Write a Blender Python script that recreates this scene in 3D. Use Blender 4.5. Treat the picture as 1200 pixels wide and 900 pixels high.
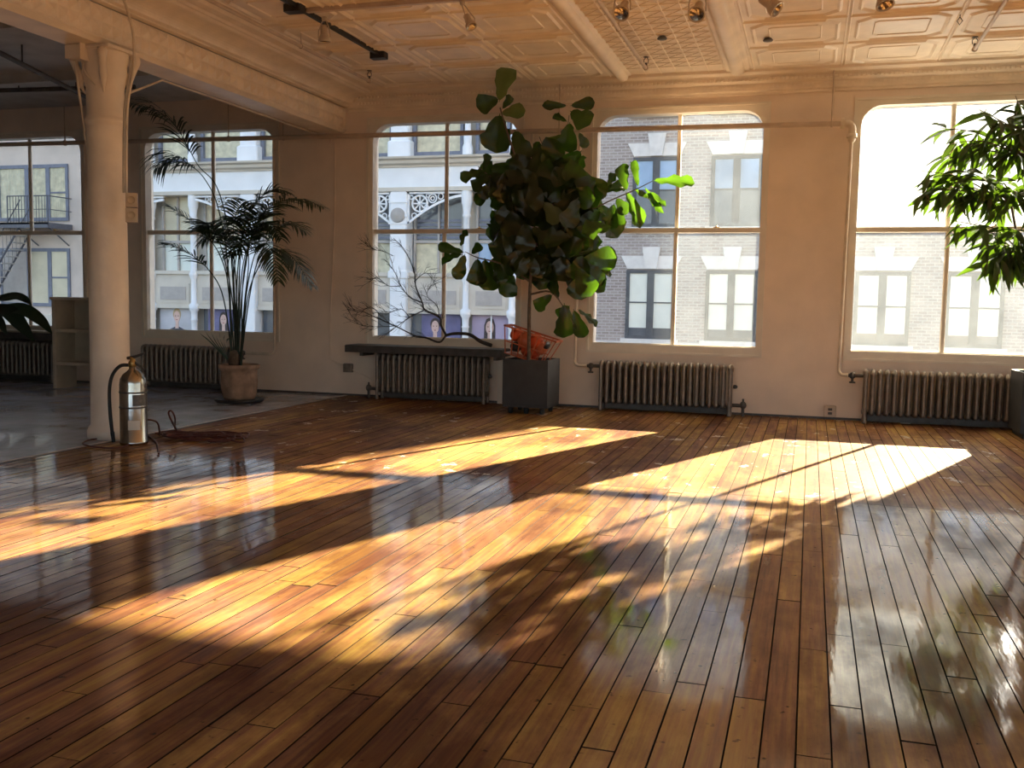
import bpy, math, random
from mathutils import Vector, Matrix

for o in list(bpy.data.objects):
    bpy.data.objects.remove(o, do_unlink=True)
SC = bpy.context.scene
COL = SC.collection
random.seed(7)

# ------------------------------------------------------------------ camera
FPX = 1144.6
CAM = Vector((0.0, -10.303, 1.15))
CR = Vector((0.956328, 0.291810, 0.017022))
CU = Vector((-0.041448, 0.077679, 0.996117))
CF = Vector((-0.289355, 0.953317, -0.086381))
cd = bpy.data.cameras.new('camera')
cd.sensor_width = 36.0
cd.lens = FPX / 1200.0 * 36.0
cd.clip_end = 300
cam = bpy.data.objects.new('camera', cd)
COL.objects.link(cam)
cam.matrix_world = Matrix(((CR.x, CU.x, -CF.x, CAM.x), (CR.y, CU.y, -CF.y, CAM.y), (CR.z, CU.z, -CF.z, CAM.z), (0, 0, 0, 1)))
SC.camera = cam

# ------------------------------------------------------------------ sky, sun, exposure
SUN_DIR = Vector((-0.95, -2.47, -1.0)).normalized()      # the way the light travels
world = bpy.data.worlds.new('world')
SC.world = world
world.use_nodes = True
wn = world.node_tree.nodes
wl = world.node_tree.links
bg = wn['Background']
sky = wn.new('ShaderNodeTexSky')
sky.sky_type = 'NISHITA'
sky.sun_disc = False
sky.sun_elevation = math.radians(21.6)
sky.sun_rotation = math.atan2(0.95, 2.47)
sky.air_density = 1.0
sky.dust_density = 1.5
hsv = wn.new('ShaderNodeHueSaturation')
hsv.inputs['Saturation'].default_value = 0.72
wl.new(sky.outputs[0], hsv.inputs['Color'])
wl.new(hsv.outputs[0], bg.inputs[0])
bg.inputs[1].default_value = 0.44
sd = bpy.data.lights.new('sun', 'SUN')
sd.energy = 60.0
sd.color = (1.0, 0.82, 0.52)
sd.angle = math.radians(0.6)
sun = bpy.data.objects.new('sun', sd)
COL.objects.link(sun)
sun.rotation_euler = SUN_DIR.to_track_quat('-Z', 'Y').to_euler()
sun.location = (8, 30, 14)
VS = SC.view_settings
VS.view_transform = 'Standard'
VS.look = 'None'
VS.gamma = 1.0
VS.exposure = 0.27
VS.use_curve_mapping = False


# ------------------------------------------------------------------ helpers
def ray(px, py):
    return CF + CR * ((px - 600.0) / FPX) + CU * ((450.0 - py) / FPX)


def aty(px, py, Y):
    d = ray(px, py)
    return CAM + d * ((Y - CAM.y) / d.y)


def atz(px, py, Z=0.0):
    d = ray(px, py)
    return CAM + d * ((Z - CAM.z) / d.z)


def proj(p):
    d = Vector(p) - CAM
    w = d.dot(CF)
    if w < 0.05:
        return None
    return 600 + FPX * d.dot(CR) / w, 450 - FPX * d.dot(CU) / w, w


class MB:
    def __init__(self):
        self.v = []
        self.f = []
        self.s = []

    def add(self, vs, fs, smooth=False):
        n = len(self.v)
        self.v += [Vector(p) for p in vs]
        for f in fs:
            self.f.append([i + n for i in f])
            self.s.append(smooth)
        return self

    def box(self, x0, x1, y0, y1, z0, z1):
        v = [(x0, y0, z0), (x1, y0, z0), (x1, y1, z0), (x0, y1, z0), (x0, y0, z1), (x1, y0, z1), (x1, y1, z1), (x0, y1, z1)]
        return self.add(v, [(3, 2, 1, 0), (4, 5, 6, 7), (0, 1, 5, 4), (1, 2, 6, 5), (2, 3, 7, 6), (3, 0, 4, 7)])

    def cbox(self, x0, x1, y0, y1, z0, z1, c=0.01):
        # box with chamfered vertical and top edges
        v = []
        for (z, e) in ((z0, 0), (z1 - c, 0), (z1, c)):
            a0, a1, b0, b1 = x0 + e, x1 - e, y0 + e, y1 - e
            v += [(a0 + c, b0, z), (a1 - c, b0, z), (a1, b0 + c, z), (a1, b1 - c, z), (a1 - c, b1, z), (a0 + c, b1, z), (a0, b1 - c, z), (a0, b0 + c, z)]
        f = [tuple(range(7, -1, -1)), tuple(range(16, 24))]
        for L in (0, 8):
            for i in range(8):
                j = (i + 1) % 8
                f.append((L + i, L + j, L + 8 + j, L + 8 + i))
        return self.add(v, f)

    def mbox(self, M, sx, sy, sz):
        b = MB().box(-sx / 2, sx / 2, -sy / 2, sy / 2, -sz / 2, sz / 2)
        return self.add([M @ p for p in b.v], b.f)

    def tube(self, pts, r, n=8, cap=True):
        pts = [Vector(p) for p in pts]
        m = len(pts)
        rs = r if isinstance(r, (list, tuple)) else [r] * m
        vs, fs = [], []
        up = None
        for i, p in enumerate(pts):
            t = (pts[min(i + 1, m - 1)] - pts[max(i - 1, 0)])
            t = t.normalized() if t.length > 1e-9 else Vector((0, 0, 1))
            if up is None:
                up = Vector((0, 0, 1)) if abs(t.z) < 0.9 else Vector((1, 0, 0))
            a = (up - t * up.dot(t))
            a = a.normalized() if a.length > 1e-6 else t.orthogonal().normalized()
            up = a
            b = t.cross(a)
            for k in range(n):
                th = 2 * math.pi * k / n
                vs.append(p + (a * math.cos(th) + b * math.sin(th)) * rs[i])
        for i in range(m - 1):
            for k in range(n):
                l = (k + 1) % n
                fs.append((i * n + k, i * n + l, (i + 1) * n + l, (i + 1) * n + k))
        self.add(vs, fs, True)
        if cap:
            self.add(vs[:n][::-1], [tuple(range(n))])
            self.add(vs[-n:], [tuple(range(n))])
        return self

    def lathe(self, prof, c=(0, 0, 0), n=24, M=None, smooth=True):
        c = Vector(c)
        vs, fs = [], []
        for (r, z) in prof:
            for k in range(n):
                a = 2 * math.pi * k / n
                p = Vector((r * math.cos(a), r * math.sin(a), z))
                vs.append((M @ p) if M else (c + p))
        for i in range(len(prof) - 1):
            for k in range(n):
                l = (k + 1) % n
                fs.append((i * n + k, i * n + l, (i + 1) * n + l, (i + 1) * n + k))
        return self.add(vs, fs, smooth)

    def prism(self, poly, y0, y1):
        # polygon in x,z pushed through y
        n = len(poly)
        vs = [(x, y0, z) for x, z in poly] + [(x, y1, z) for x, z in poly]
        fs = [tuple(range(n)), tuple(range(2 * n - 1, n - 1, -1))]
        for i in range(n):
            j = (i + 1) % n
            fs.append((i, n + i, n + j, j))
        return self.add(vs, fs)

    def extrude_y(self, prof, y0, y1, smooth=False, closed=False):
        n = len(prof)
        vs = [(x, y0, z) for x, z in prof] + [(x, y1, z) for x, z in prof]
        m = n if closed else n - 1
        return self.add(vs, [(i, (i + 1) % n, n + (i + 1) % n, n + i) for i in range(m)], smooth)

    def extrude_x(self, prof, x0, x1, smooth=False):
        n = len(prof)
        vs = [(x0, y, z) for y, z in prof] + [(x1, y, z) for y, z in prof]
        return self.add(vs, [(i, i + 1, n + i + 1, n + i) for i in range(n - 1)], smooth)

    def ellipsoid(self, c, rx, ry, rz, n=10, m=6):
        prof = [(math.sin(math.pi * i / m), -math.cos(math.pi * i / m)) for i in range(m + 1)]
        M = Matrix.Translation(Vector(c)) @ Matrix.Diagonal((rx, ry, rz, 1))
        return self.lathe([(max(r, 1e-4), z) for r, z in prof], n=n, M=M)

    def mesh(self, name, origin=(0, 0, 0)):
        me = bpy.data.meshes.new(name)
        o = Vector(origin)
        me.from_pydata([tuple(p - o) for p in self.v], [], self.f)
        me.polygons.foreach_set('use_smooth', self.s)
        me.update()
        return me


def tag(o, label=None, cat=None, group=None, kind=None):
    if label:
        o['label'] = label
    if cat:
        o['category'] = cat
    if group:
        o['group'] = group
    if kind:
        o['kind'] = kind
    return o


def root(name, loc, label, cat, group=None, kind=None, rz=0.0):
    o = bpy.data.objects.new(name, None)
    o.empty_display_size = 0.1
    o.location = loc
    o.rotation_euler = (0, 0, rz)
    COL.objects.link(o)
    return tag(o, label, cat, group, kind)


def org(o):
    p = Vector((0, 0, 0))
    while o is not None:
        p = p + o.location
        o = o.parent
    return p


def build(mb, name, mat, parent=None, label=None, cat=None, group=None, kind=None, origin=None):
    """world-space builder -> one mesh object (child of parent, or on its own)"""
    base = org(parent) if parent else Vector(origin or (0, 0, 0))
    me = mb.mesh(name, base)
    me.materials.append(mat)
    o = bpy.data.objects.new(name, me)
    COL.objects.link(o)
    if parent:
        o.parent = parent
    else:
        o.location = base
    return tag(o, label, cat, group, kind)


def inst(name, me, parent, M):
    """shared-mesh child; M is world, parent chain only translated"""
    o = bpy.data.objects.new(name, me)
    COL.objects.link(o)
    o.parent = parent
    o.matrix_local = Matrix.Translation(-org(parent)) @ M
    return o


def frame(base, d, nrm, sx=1, sy=1, sz=1):
    """matrix: local y along d, local z near nrm"""
    y = Vector(d).normalized()
    x = y.cross(Vector(nrm))
    if x.length < 1e-4:
        x = y.orthogonal()
    x.normalize()
    z = x.cross(y)
    return Matrix(((x.x * sx, y.x * sy, z.x * sz, base[0]), (x.y * sx, y.y * sy, z.y * sz, base[1]), (x.z * sx, y.z * sy, z.z * sz, base[2]), (0, 0, 0, 1)))


def bez(pts, n):
    """Catmull-Rom through points"""
    P = [Vector(p) for p in pts]
    P = [P[0] * 2 - P[1]] + P + [P[-1] * 2 - P[-2]]
    out = []
    for i in range(1, len(P) - 2):
        for k in range(n):
            t = k / n
            a, b, c, d = P[i - 1], P[i], P[i + 1], P[i + 2]
            out.append(0.5 * ((2 * b) + (c - a) * t + (2 * a - 5 * b + 4 * c - d) * t * t + (3 * b - a - 3 * c + d) * t ** 3))
    out.append(P[-2])
    return out


# ------------------------------------------------------------------ materials
def nmat(name):
    m = bpy.data.materials.new(name)
    m.use_nodes = True
    nt = m.node_tree
    return m, nt, nt.nodes['Principled BSDF'], nt.nodes['Material Output']


def N(nt, t, **kw):
    n = nt.nodes.new(t)
    for k, v in kw.items():
        setattr(n, k, v)
    return n


def mat(name, col, rough=0.6, metal=0.0, var=0.15, scale=6.0, bump=0.0, bscale=40.0, coat=0.0, col2=None, spec=0.5):
    m, nt, b, out = nmat(name)
    L = nt.links
    tc = N(nt, 'ShaderNodeNewGeometry')
    nz = N(nt, 'ShaderNodeTexNoise')
    nz.inputs['Scale'].default_value = scale
    nz.inputs['Detail'].default_value = 6
    L.new(tc.outputs['Position'], nz.inputs['Vector'])
    rp = N(nt, 'ShaderNodeValToRGB')
    c2 = col2 or tuple(min(1, c * (1 + var)) for c in col)
    c1 = tuple(c * (1 - var) for c in col)
    rp.color_ramp.elements[0].position = 0.3
    rp.color_ramp.elements[1].position = 0.7
    rp.color_ramp.elements[0].color = (*c1, 1)
    rp.color_ramp.elements[1].color = (*c2, 1)
    L.new(nz.outputs['Fac'], rp.inputs['Fac'])
    L.new(rp.outputs['Color'], b.inputs['Base Color'])
    b.inputs['Roughness'].default_value = rough
    b.inputs['Metallic'].default_value = metal
    b.inputs['Coat Weight'].default_value = coat
    b.inputs['Specular IOR Level'].default_value = spec
    if bump:
        n2 = N(nt, 'ShaderNodeTexNoise')
        n2.inputs['Scale'].default_value = bscale
        n2.inputs['Detail'].default_value = 5
        L.new(tc.outputs['Position'], n2.inputs['Vector'])
        bp = N(nt, 'ShaderNodeBump')
        bp.inputs['Strength'].default_value = bump
        bp.inputs['Distance'].default_value = 0.01
        L.new(n2.outputs['Fac'], bp.inputs['Height'])
        L.new(bp.outputs['Normal'], b.inputs['Normal'])
    return m


def leaf_mat(name, col, tcol, rough=0.35, tw=0.35):
    m, nt, b, out = nmat(name)
    L = nt.links
    oi = N(nt, 'ShaderNodeObjectInfo')
    hs = N(nt, 'ShaderNodeHueSaturation')
    hs.inputs['Color'].default_value = (*col, 1)
    mr = N(nt, 'ShaderNodeMapRange')
    mr.inputs['To Min'].default_value = 0.7
    mr.inputs['To Max'].default_value = 1.35
    L.new(oi.outputs['Random'], mr.inputs['Value'])
    L.new(mr.outputs['Result'], hs.inputs['Value'])
    L.new(hs.outputs['Color'], b.inputs['Base Color'])
    b.inputs['Roughness'].default_value = rough
    tr = N(nt, 'ShaderNodeBsdfTranslucent')
    tr.inputs['Color'].default_value = (*tcol, 1)
    mx = N(nt, 'ShaderNodeMixShader')
    mx.inputs[0].default_value = tw
    L.new(b.outputs[0], mx.inputs[1])
    L.new(tr.outputs[0], mx.inputs[2])
    L.new(mx.outputs[0], out.inputs['Surface'])
    return m


def glass_mat(name, dust, tint=(0.97, 0.985, 1.0), dscale=3.0):
    """window glass with a film of dust that scatters the light falling on it"""
    m, nt, b, out = nmat(name)
    nt.nodes.remove(b)
    L = nt.links
    tp = N(nt, 'ShaderNodeBsdfTransparent')
    tp.inputs['Color'].default_value = (*tint, 1)
    gl = N(nt, 'ShaderNodeBsdfGlossy')
    gl.inputs['Roughness'].default_value = 0.02
    fr = N(nt, 'ShaderNodeFresnel')
    fr.inputs['IOR'].default_value = 1.25
    mx = N(nt, 'ShaderNodeMixShader')
    L.new(fr.outputs[0], mx.inputs[0])
    L.new(tp.outputs[0], mx.inputs[1])
    L.new(gl.outputs[0], mx.inputs[2])
    tl = N(nt, 'ShaderNodeBsdfTranslucent')
    tl.inputs['Color'].default_value = (0.72, 0.82, 0.98, 1)
    geo = N(nt, 'ShaderNodeNewGeometry')
    nz = N(nt, 'ShaderNodeTexNoise')
    nz.inputs['Scale'].default_value = dscale
    nz.inputs['Detail'].default_value = 8
    nz.inputs['Roughness'].default_value = 0.7
    L.new(geo.outputs['Position'], nz.inputs['Vector'])
    n2 = N(nt, 'ShaderNodeTexNoise')
    n2.inputs['Scale'].default_value = 90
    n2.inputs['Detail'].default_value = 2
    L.new(geo.outputs['Position'], n2.inputs['Vector'])
    ad = N(nt, 'ShaderNodeMath', operation='ADD')
    L.new(nz.outputs['Fac'], ad.inputs[0])
    L.new(n2.outputs['Fac'], ad.inputs[1])
    mr = N(nt, 'ShaderNodeMapRange')
    mr.inputs['From Min'].default_value = 0.6
    mr.inputs['From Max'].default_value = 1.4
    mr.inputs['To Min'].default_value = dust * 0.45
    mr.inputs['To Max'].default_value = dust * 1.55
    L.new(ad.outputs[0], mr.inputs['Value'])
    m2 = N(nt, 'ShaderNodeMixShader')
    L.new(mr.outputs['Result'], m2.inputs[0])
    L.new(mx.outputs[0], m2.inputs[1])
    L.new(tl.outputs[0], m2.inputs[2])
    L.new(m2.outputs[0], out.inputs['Surface'])
    return m


def wood_mat(name, per_object):
    """varnished strip floor: every board its own tone, long grain, dark wear, worn gloss"""
    m, nt, b, out = nmat(name)
    L = nt.links
    geo = N(nt, 'ShaderNodeNewGeometry')
    if per_object:
        rnd = N(nt, 'ShaderNodeObjectInfo').outputs['Random']
    else:
        rnd = geo.outputs['Random Per Island']
    # grain: stretched along y, shifted per board
    mp = N(nt, 'ShaderNodeMapping')
    mp.inputs['Scale'].default_value = (38, 1.6, 10)
    L.new(geo.outputs['Position'], mp.inputs['Vector'])
    off = N(nt, 'ShaderNodeMath', operation='MULTIPLY')
    off.inputs[1].default_value = 60
    L.new(rnd, off.inputs[0])
    cx = N(nt, 'ShaderNodeCombineXYZ')
    L.new(off.outputs[0], cx.inputs['Y'])
    L.new(off.outputs[0], cx.inputs['Z'])
    L.new(cx.outputs[0], mp.inputs['Location'])
    gr = N(nt, 'ShaderNodeTexNoise')
    gr.inputs['Scale'].default_value = 1.0
    gr.inputs['Detail'].default_value = 7
    gr.inputs['Roughness'].default_value = 0.65
    L.new(mp.outputs[0], gr.inputs['Vector'])
    # tone of the board
    rp = N(nt, 'ShaderNodeValToRGB')
    e = rp.color_ramp.elements
    e[0].position = 0.0
    e[0].color = (0.12, 0.048, 0.036, 1)
    e[1].position = 1.0
    e[1].color = (0.50, 0.345, 0.085, 1)
    x = e.new(0.35)
    x.color = (0.27, 0.122, 0.060, 1)
    x = e.new(0.7)
    x.color = (0.385, 0.228, 0.068, 1)
    mxv = N(nt, 'ShaderNodeMath', operation='MULTIPLY_ADD')
    mxv.inputs[1].default_value = 0.42
    sub = N(nt, 'ShaderNodeMath', operation='MULTIPLY')
    sub.inputs[1].default_value = 0.62
    gmr = N(nt, 'ShaderNodeMapRange')
    gmr.inputs['From Min'].default_value = 0.30
    gmr.inputs['From Max'].default_value = 0.68
    L.new(gr.outputs['Fac'], gmr.inputs['Value'])
    L.new(gmr.outputs['Result'], sub.inputs[0])
    L.new(rnd, mxv.inputs[0])
    L.new(sub.outputs[0], mxv.inputs[2])
    L.new(mxv.outputs[0], rp.inputs['Fac'])
    # blotchy dark wear
    st = N(nt, 'ShaderNodeTexNoise')
    st.inputs['Scale'].default_value = 0.9
    st.inputs['Detail'].default_value = 9
    st.inputs['Roughness'].default_value = 0.68
    smp = N(nt, 'ShaderNodeMapping')
    smp.inputs['Scale'].default_value = (1.8, 0.8, 1)
    L.new(geo.outputs['Position'], smp.inputs['Vector'])
    L.new(smp.outputs[0], st.inputs['Vector'])
    sr = N(nt, 'ShaderNodeValToRGB')
    sr.color_ramp.elements[0].position = 0.41
    sr.color_ramp.elements[0].color = (0.34, 0.25, 0.24, 1)
    sr.color_ramp.elements[1].position = 0.57
    sr.color_ramp.elements[1].color = (1, 1, 1, 1)
    L.new(st.outputs['Fac'], sr.inputs['Fac'])
    ml = N(nt, 'ShaderNodeMix', data_type='RGBA', blend_type='MULTIPLY')
    ml.inputs['Factor'].default_value = 1.0
    L.new(rp.outputs['Color'], ml.inputs['A'])
    L.new(sr.outputs['Color'], ml.inputs['B'])
    # small black flecks and scuffs
    fl = N(nt, 'ShaderNodeTexNoise')
    fl.inputs['Scale'].default_value = 26
    fl.inputs['Detail'].default_value = 3
    L.new(geo.outputs['Position'], fl.inputs['Vector'])
    fr = N(nt, 'ShaderNodeValToRGB')
    fr.color_ramp.elements[0].position = 0.27
    fr.color_ramp.elements[0].color = (0.25, 0.22, 0.2, 1)
    fr.color_ramp.elements[1].position = 0.33
    fr.color_ramp.elements[1].color = (1, 1, 1, 1)
    L.new(fl.outputs['Fac'], fr.inputs['Fac'])
    m2 = N(nt, 'ShaderNodeMix', data_type='RGBA', blend_type='MULTIPLY')
    m2.inputs['Factor'].default_value = 1.0
    L.new(ml.outputs['Result'], m2.inputs['A'])
    L.new(fr.outputs['Color'], m2.inputs['B'])
    L.new(m2.outputs['Result'], b.inputs['Base Color'])
    b.inputs['Roughness'].default_value = 0.5
    b.inputs['Specular IOR Level'].default_value = 0.06
    # varnish: worn through in places
    cw = N(nt, 'ShaderNodeMapRange')
    cw.inputs['From Min'].default_value = 0.34
    cw.inputs['From Max'].default_value = 0.52
    cw.inputs['To Min'].default_value = 0.25
    cw.inputs['To Max'].default_value = 1.0
    L.new(st.outputs['Fac'], cw.inputs['Value'])
    # the older run of boards along the windows has lost most of its varnish and carries pale patches
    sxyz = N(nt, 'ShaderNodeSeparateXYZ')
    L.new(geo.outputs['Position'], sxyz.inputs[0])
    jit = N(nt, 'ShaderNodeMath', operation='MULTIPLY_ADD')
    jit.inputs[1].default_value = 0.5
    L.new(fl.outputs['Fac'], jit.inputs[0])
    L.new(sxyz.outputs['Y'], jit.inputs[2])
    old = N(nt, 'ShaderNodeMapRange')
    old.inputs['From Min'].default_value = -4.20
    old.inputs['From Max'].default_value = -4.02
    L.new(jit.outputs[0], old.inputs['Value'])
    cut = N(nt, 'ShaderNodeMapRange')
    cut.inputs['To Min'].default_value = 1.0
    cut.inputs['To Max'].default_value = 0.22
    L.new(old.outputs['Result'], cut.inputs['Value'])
    cwm = N(nt, 'ShaderNodeMath', operation='MULTIPLY')
    L.new(cw.outputs['Result'], cwm.inputs[0])
    L.new(cut.outputs['Result'], cwm.inputs[1])
    L.new(cwm.outputs[0], b.inputs['Coat Weight'])
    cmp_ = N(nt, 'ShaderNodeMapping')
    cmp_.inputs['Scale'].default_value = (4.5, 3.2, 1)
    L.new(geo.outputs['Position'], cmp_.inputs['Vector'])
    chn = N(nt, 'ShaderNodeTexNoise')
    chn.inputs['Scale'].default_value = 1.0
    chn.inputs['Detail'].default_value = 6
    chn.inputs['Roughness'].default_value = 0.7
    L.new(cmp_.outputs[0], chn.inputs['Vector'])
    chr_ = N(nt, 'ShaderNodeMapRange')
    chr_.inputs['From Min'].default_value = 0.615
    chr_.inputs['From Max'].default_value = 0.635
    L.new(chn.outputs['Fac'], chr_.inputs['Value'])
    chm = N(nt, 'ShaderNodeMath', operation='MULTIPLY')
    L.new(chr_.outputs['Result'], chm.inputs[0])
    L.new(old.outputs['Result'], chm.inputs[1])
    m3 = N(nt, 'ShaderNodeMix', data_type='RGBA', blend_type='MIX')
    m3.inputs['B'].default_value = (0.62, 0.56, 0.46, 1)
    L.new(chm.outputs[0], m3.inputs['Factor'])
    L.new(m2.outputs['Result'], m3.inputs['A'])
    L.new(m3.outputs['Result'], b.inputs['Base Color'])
    cr = N(nt, 'ShaderNodeMapRange')
    cr.inputs['From Min'].default_value = 0.35
    cr.inputs['From Max'].default_value = 0.65
    cr.inputs['To Min'].default_value = 0.11
    cr.inputs['To Max'].default_value = 0.035
    L.new(gr.outputs['Fac'], cr.inputs['Value'])
    L.new(cr.outputs['Result'], b.inputs['Coat Roughness'])
    b.inputs['Coat IOR'].default_value = 1.68
    # relief
    wv = N(nt, 'ShaderNodeTexNoise')
    wv.inputs['Scale'].default_value = 1.0
    wv.inputs['Detail'].default_value = 4
    wmp = N(nt, 'ShaderNodeMapping')
    wmp.inputs['Scale'].default_value = (16, 3.0, 1)
    L.new(geo.outputs['Position'], wmp.inputs['Vector'])
    L.new(wmp.outputs[0], wv.inputs['Vector'])
    bp = N(nt, 'ShaderNodeBump')
    bp.inputs['Strength'].default_value = 0.13
    bp.inputs['Distance'].default_value = 0.006
    L.new(wv.outputs['Fac'], bp.inputs['Height'])
    L.new(bp.outputs['Normal'], b.inputs['Coat Normal'])
    L.new(bp.outputs['Normal'], b.inputs['Normal'])
    return m


def brick_mat():
    m, nt, b, out = nmat('brick_facade')
    L = nt.links
    geo = N(nt, 'ShaderNodeNewGeometry')
    sp = N(nt, 'ShaderNodeSeparateXYZ')
    L.new(geo.outputs['Position'], sp.inputs[0])
    cb = N(nt, 'ShaderNodeCombineXYZ')
    L.new(sp.outputs['X'], cb.inputs['X'])
    L.new(sp.outputs['Z'], cb.inputs['Y'])
    br = N(nt, 'ShaderNodeTexBrick')
    br.inputs['Scale'].default_value = 1.0
    br.inputs['Brick Width'].default_value = 0.23
    br.inputs['Row Height'].default_value = 0.085
    br.inputs['Mortar Size'].default_value = 0.012
    br.inputs['Color1'].default_value = (0.38, 0.33, 0.31, 1)
    br.inputs['Color2'].default_value = (0.28, 0.235, 0.22, 1)
    br.inputs['Mortar'].default_value = (0.46, 0.43, 0.41, 1)
    L.new(cb.outputs[0], br.inputs['Vector'])
    L.new(br.outputs['Color'], b.inputs['Base Color'])
    b.inputs['Roughness'].default_value = 0.9
    bp = N(nt, 'ShaderNodeBump')
    bp.inputs['Strength'].default_value = 0.5
    bp.inputs['Distance'].default_value = 0.01
    bp.invert = True
    L.new(br.outputs['Fac'], bp.inputs['Height'])
    L.new(bp.outputs['Normal'], b.inputs['Normal'])
    return m


M = {}
M['wall'] = mat('wall_paint', (0.80, 0.66, 0.55), 0.75, var=0.07, scale=3, bump=0.12, bscale=60)
M['trim'] = mat('trim_paint', (0.74, 0.66, 0.56), 0.45, var=0.07, scale=5, bump=0.05)
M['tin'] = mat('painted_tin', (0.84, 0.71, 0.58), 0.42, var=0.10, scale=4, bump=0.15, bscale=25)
M['grey_tin'] = mat('grey_bay_tin', (0.50, 0.48, 0.46), 0.6, var=0.15, scale=4, bump=0.15, bscale=25)  # greyer tone for the bay ceiling, its ribs and the cove on that side
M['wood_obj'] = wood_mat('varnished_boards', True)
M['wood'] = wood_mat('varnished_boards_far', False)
M['grime'] = mat('grimy_board_edge', (0.018, 0.011, 0.008), 0.95, var=0.4, scale=20, spec=0.1)
M['gap'] = mat('dark_subfloor', (0.03, 0.018, 0.012), 0.9)
M['grey_floor'] = mat('grey_painted_boards', (0.36, 0.38, 0.45), 0.24, var=0.35, scale=2.5, bump=0.10, bscale=14, spec=0.7, coat=0.3)
M['strip'] = mat('worn_edge_strip', (0.42, 0.38, 0.34), 0.35, var=0.3, scale=12)
M['iron'] = mat('radiator_paint', (0.23, 0.19, 0.16), 0.42, 0.35, var=0.22, scale=18, bump=0.2, bscale=50)
M['iron_dark'] = mat('dark_cast_iron', (0.10, 0.09, 0.085), 0.55, 0.3, var=0.25, scale=14, bump=0.15)
M['pipe'] = mat('painted_pipe', (0.52, 0.40, 0.31), 0.45, var=0.12, scale=10, bump=0.08)
M['white_pipe'] = mat('white_conduit', (0.66, 0.55, 0.44), 0.45, var=0.1, scale=10)
M['black'] = mat('black_paint', (0.022, 0.022, 0.024), 0.5, var=0.3, scale=12, bump=0.06)
M['rubber'] = mat('black_rubber', (0.02, 0.02, 0.02), 0.6, var=0.2)
M['planter'] = mat('charcoal_planter', (0.028, 0.029, 0.032), 0.55, var=0.25, scale=9, bump=0.06)
M['soil'] = mat('potting_soil', (0.05, 0.035, 0.025), 0.95, var=0.5, scale=40, bump=0.8, bscale=60)
M['bark'] = mat('bark', (0.12, 0.085, 0.06), 0.85, var=0.35, scale=30, bump=0.5, bscale=50)
M['twig'] = mat('dead_branch', (0.045, 0.036, 0.03), 0.85, var=0.4, scale=30, bump=0.5, bscale=60)
M['stem'] = mat('palm_cane', (0.05, 0.07, 0.03), 0.5, var=0.3, scale=20)
M['fig'] = leaf_mat('fig_leaf', (0.010, 0.018, 0.007), (0.26, 0.60, 0.03), 0.24, 0.10)
M['figpale'] = leaf_mat('fig_leaf_underside', (0.085, 0.105, 0.035), (0.30, 0.5, 0.05), 0.5, 0.14)
M['lance'] = leaf_mat('lance_leaf', (0.014, 0.022, 0.008), (0.30, 0.60, 0.03), 0.33, 0.085)
M['palm'] = leaf_mat('palm_leaf', (0.018, 0.032, 0.015), (0.05, 0.12, 0.02), 0.38, 0.15)
M['broad'] = leaf_mat('broad_leaf', (0.015, 0.026, 0.014), (0.04, 0.1, 0.02), 0.35, 0.12)
M['terra'] = mat('weathered_terracotta', (0.34, 0.22, 0.15), 0.85, var=0.4, scale=9, bump=0.5, bscale=25)
M['steel'] = mat('polished_steel', (0.48, 0.46, 0.42), 0.2, 1.0, var=0.08, scale=8, bump=0.03)
M['labelp'] = mat('printed_label', (0.13, 0.12, 0.11), 0.45, var=0.3, scale=30)
M['whitep'] = mat('white_sticker', (0.65, 0.6, 0.52), 0.5)
M['cord'] = mat('red_brown_cord', (0.085, 0.022, 0.018), 0.5, var=0.2)
M['orange'] = mat('orange_crate_plastic', (0.50, 0.12, 0.045), 0.4, var=0.15, scale=12)
M['orange_dark'] = mat('red_orange_cloth', (0.55, 0.075, 0.02), 0.8, var=0.4, scale=10)
M['shelf_dark'] = mat('dark_slate_board', (0.055, 0.05, 0.048), 0.5, var=0.35, scale=9, bump=0.3, bscale=18)
M['cream'] = mat('cream_cabinet', (0.45, 0.37, 0.28), 0.6, var=0.12)
M['spot'] = mat('cream_spot_metal', (0.55, 0.45, 0.35), 0.35, 0.2, var=0.08)
M['bulb'] = mat('bulb_reflector', (0.5, 0.42, 0.35), 0.15, 0.9, var=0.1)
M['brass'] = mat('brass', (0.5, 0.33, 0.12), 0.35, 0.9)
M['bakelite'] = mat('beige_outlet', (0.52, 0.40, 0.27), 0.45)
M['wf'] = mat('white_painted_iron', (0.80, 0.80, 0.82), 0.6, var=0.06, scale=1.5)
M['cf'] = mat('cream_stone', (0.60, 0.54, 0.46), 0.8, var=0.12, scale=1.2)
M['tan'] = mat('tan_panel', (0.42, 0.38, 0.35), 0.8, var=0.08)
M['af'] = mat('pale_pink_stone', (0.60, 0.50, 0.43), 0.85, var=0.14, scale=0.8)
M['slate'] = mat('slate_blue_frame', (0.16, 0.17, 0.22), 0.6)
M['dframe'] = mat('dark_sash', (0.07, 0.075, 0.085), 0.6)
M['blind'] = mat('pale_blind', (0.72, 0.75, 0.68), 0.5, var=0.08, scale=1.5)
M['ref'] = mat('sky_painted_glass', (0.22, 0.33, 0.50), 0.08, var=0.3, scale=0.7)  # blue of the reflected sky put into the base colour
M['darkglass'] = mat('dim_shop_glass', (0.10, 0.11, 0.13), 0.12, var=0.4, scale=1.0)
M['curtain'] = mat('cream_curtain', (0.60, 0.55, 0.40), 0.85, var=0.2, scale=5)
M['warmroom'] = mat('warm_lit_room_pane', (0.62, 0.55, 0.40), 0.7, var=0.2, scale=1)  # warm light of the room behind put into the pane colour
M['stone'] = mat('pale_stone', (0.68, 0.66, 0.64), 0.85, var=0.08)
M['brick'] = brick_mat()
M['fire'] = mat('fire_escape_iron', (0.10, 0.10, 0.12), 0.6)
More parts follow.
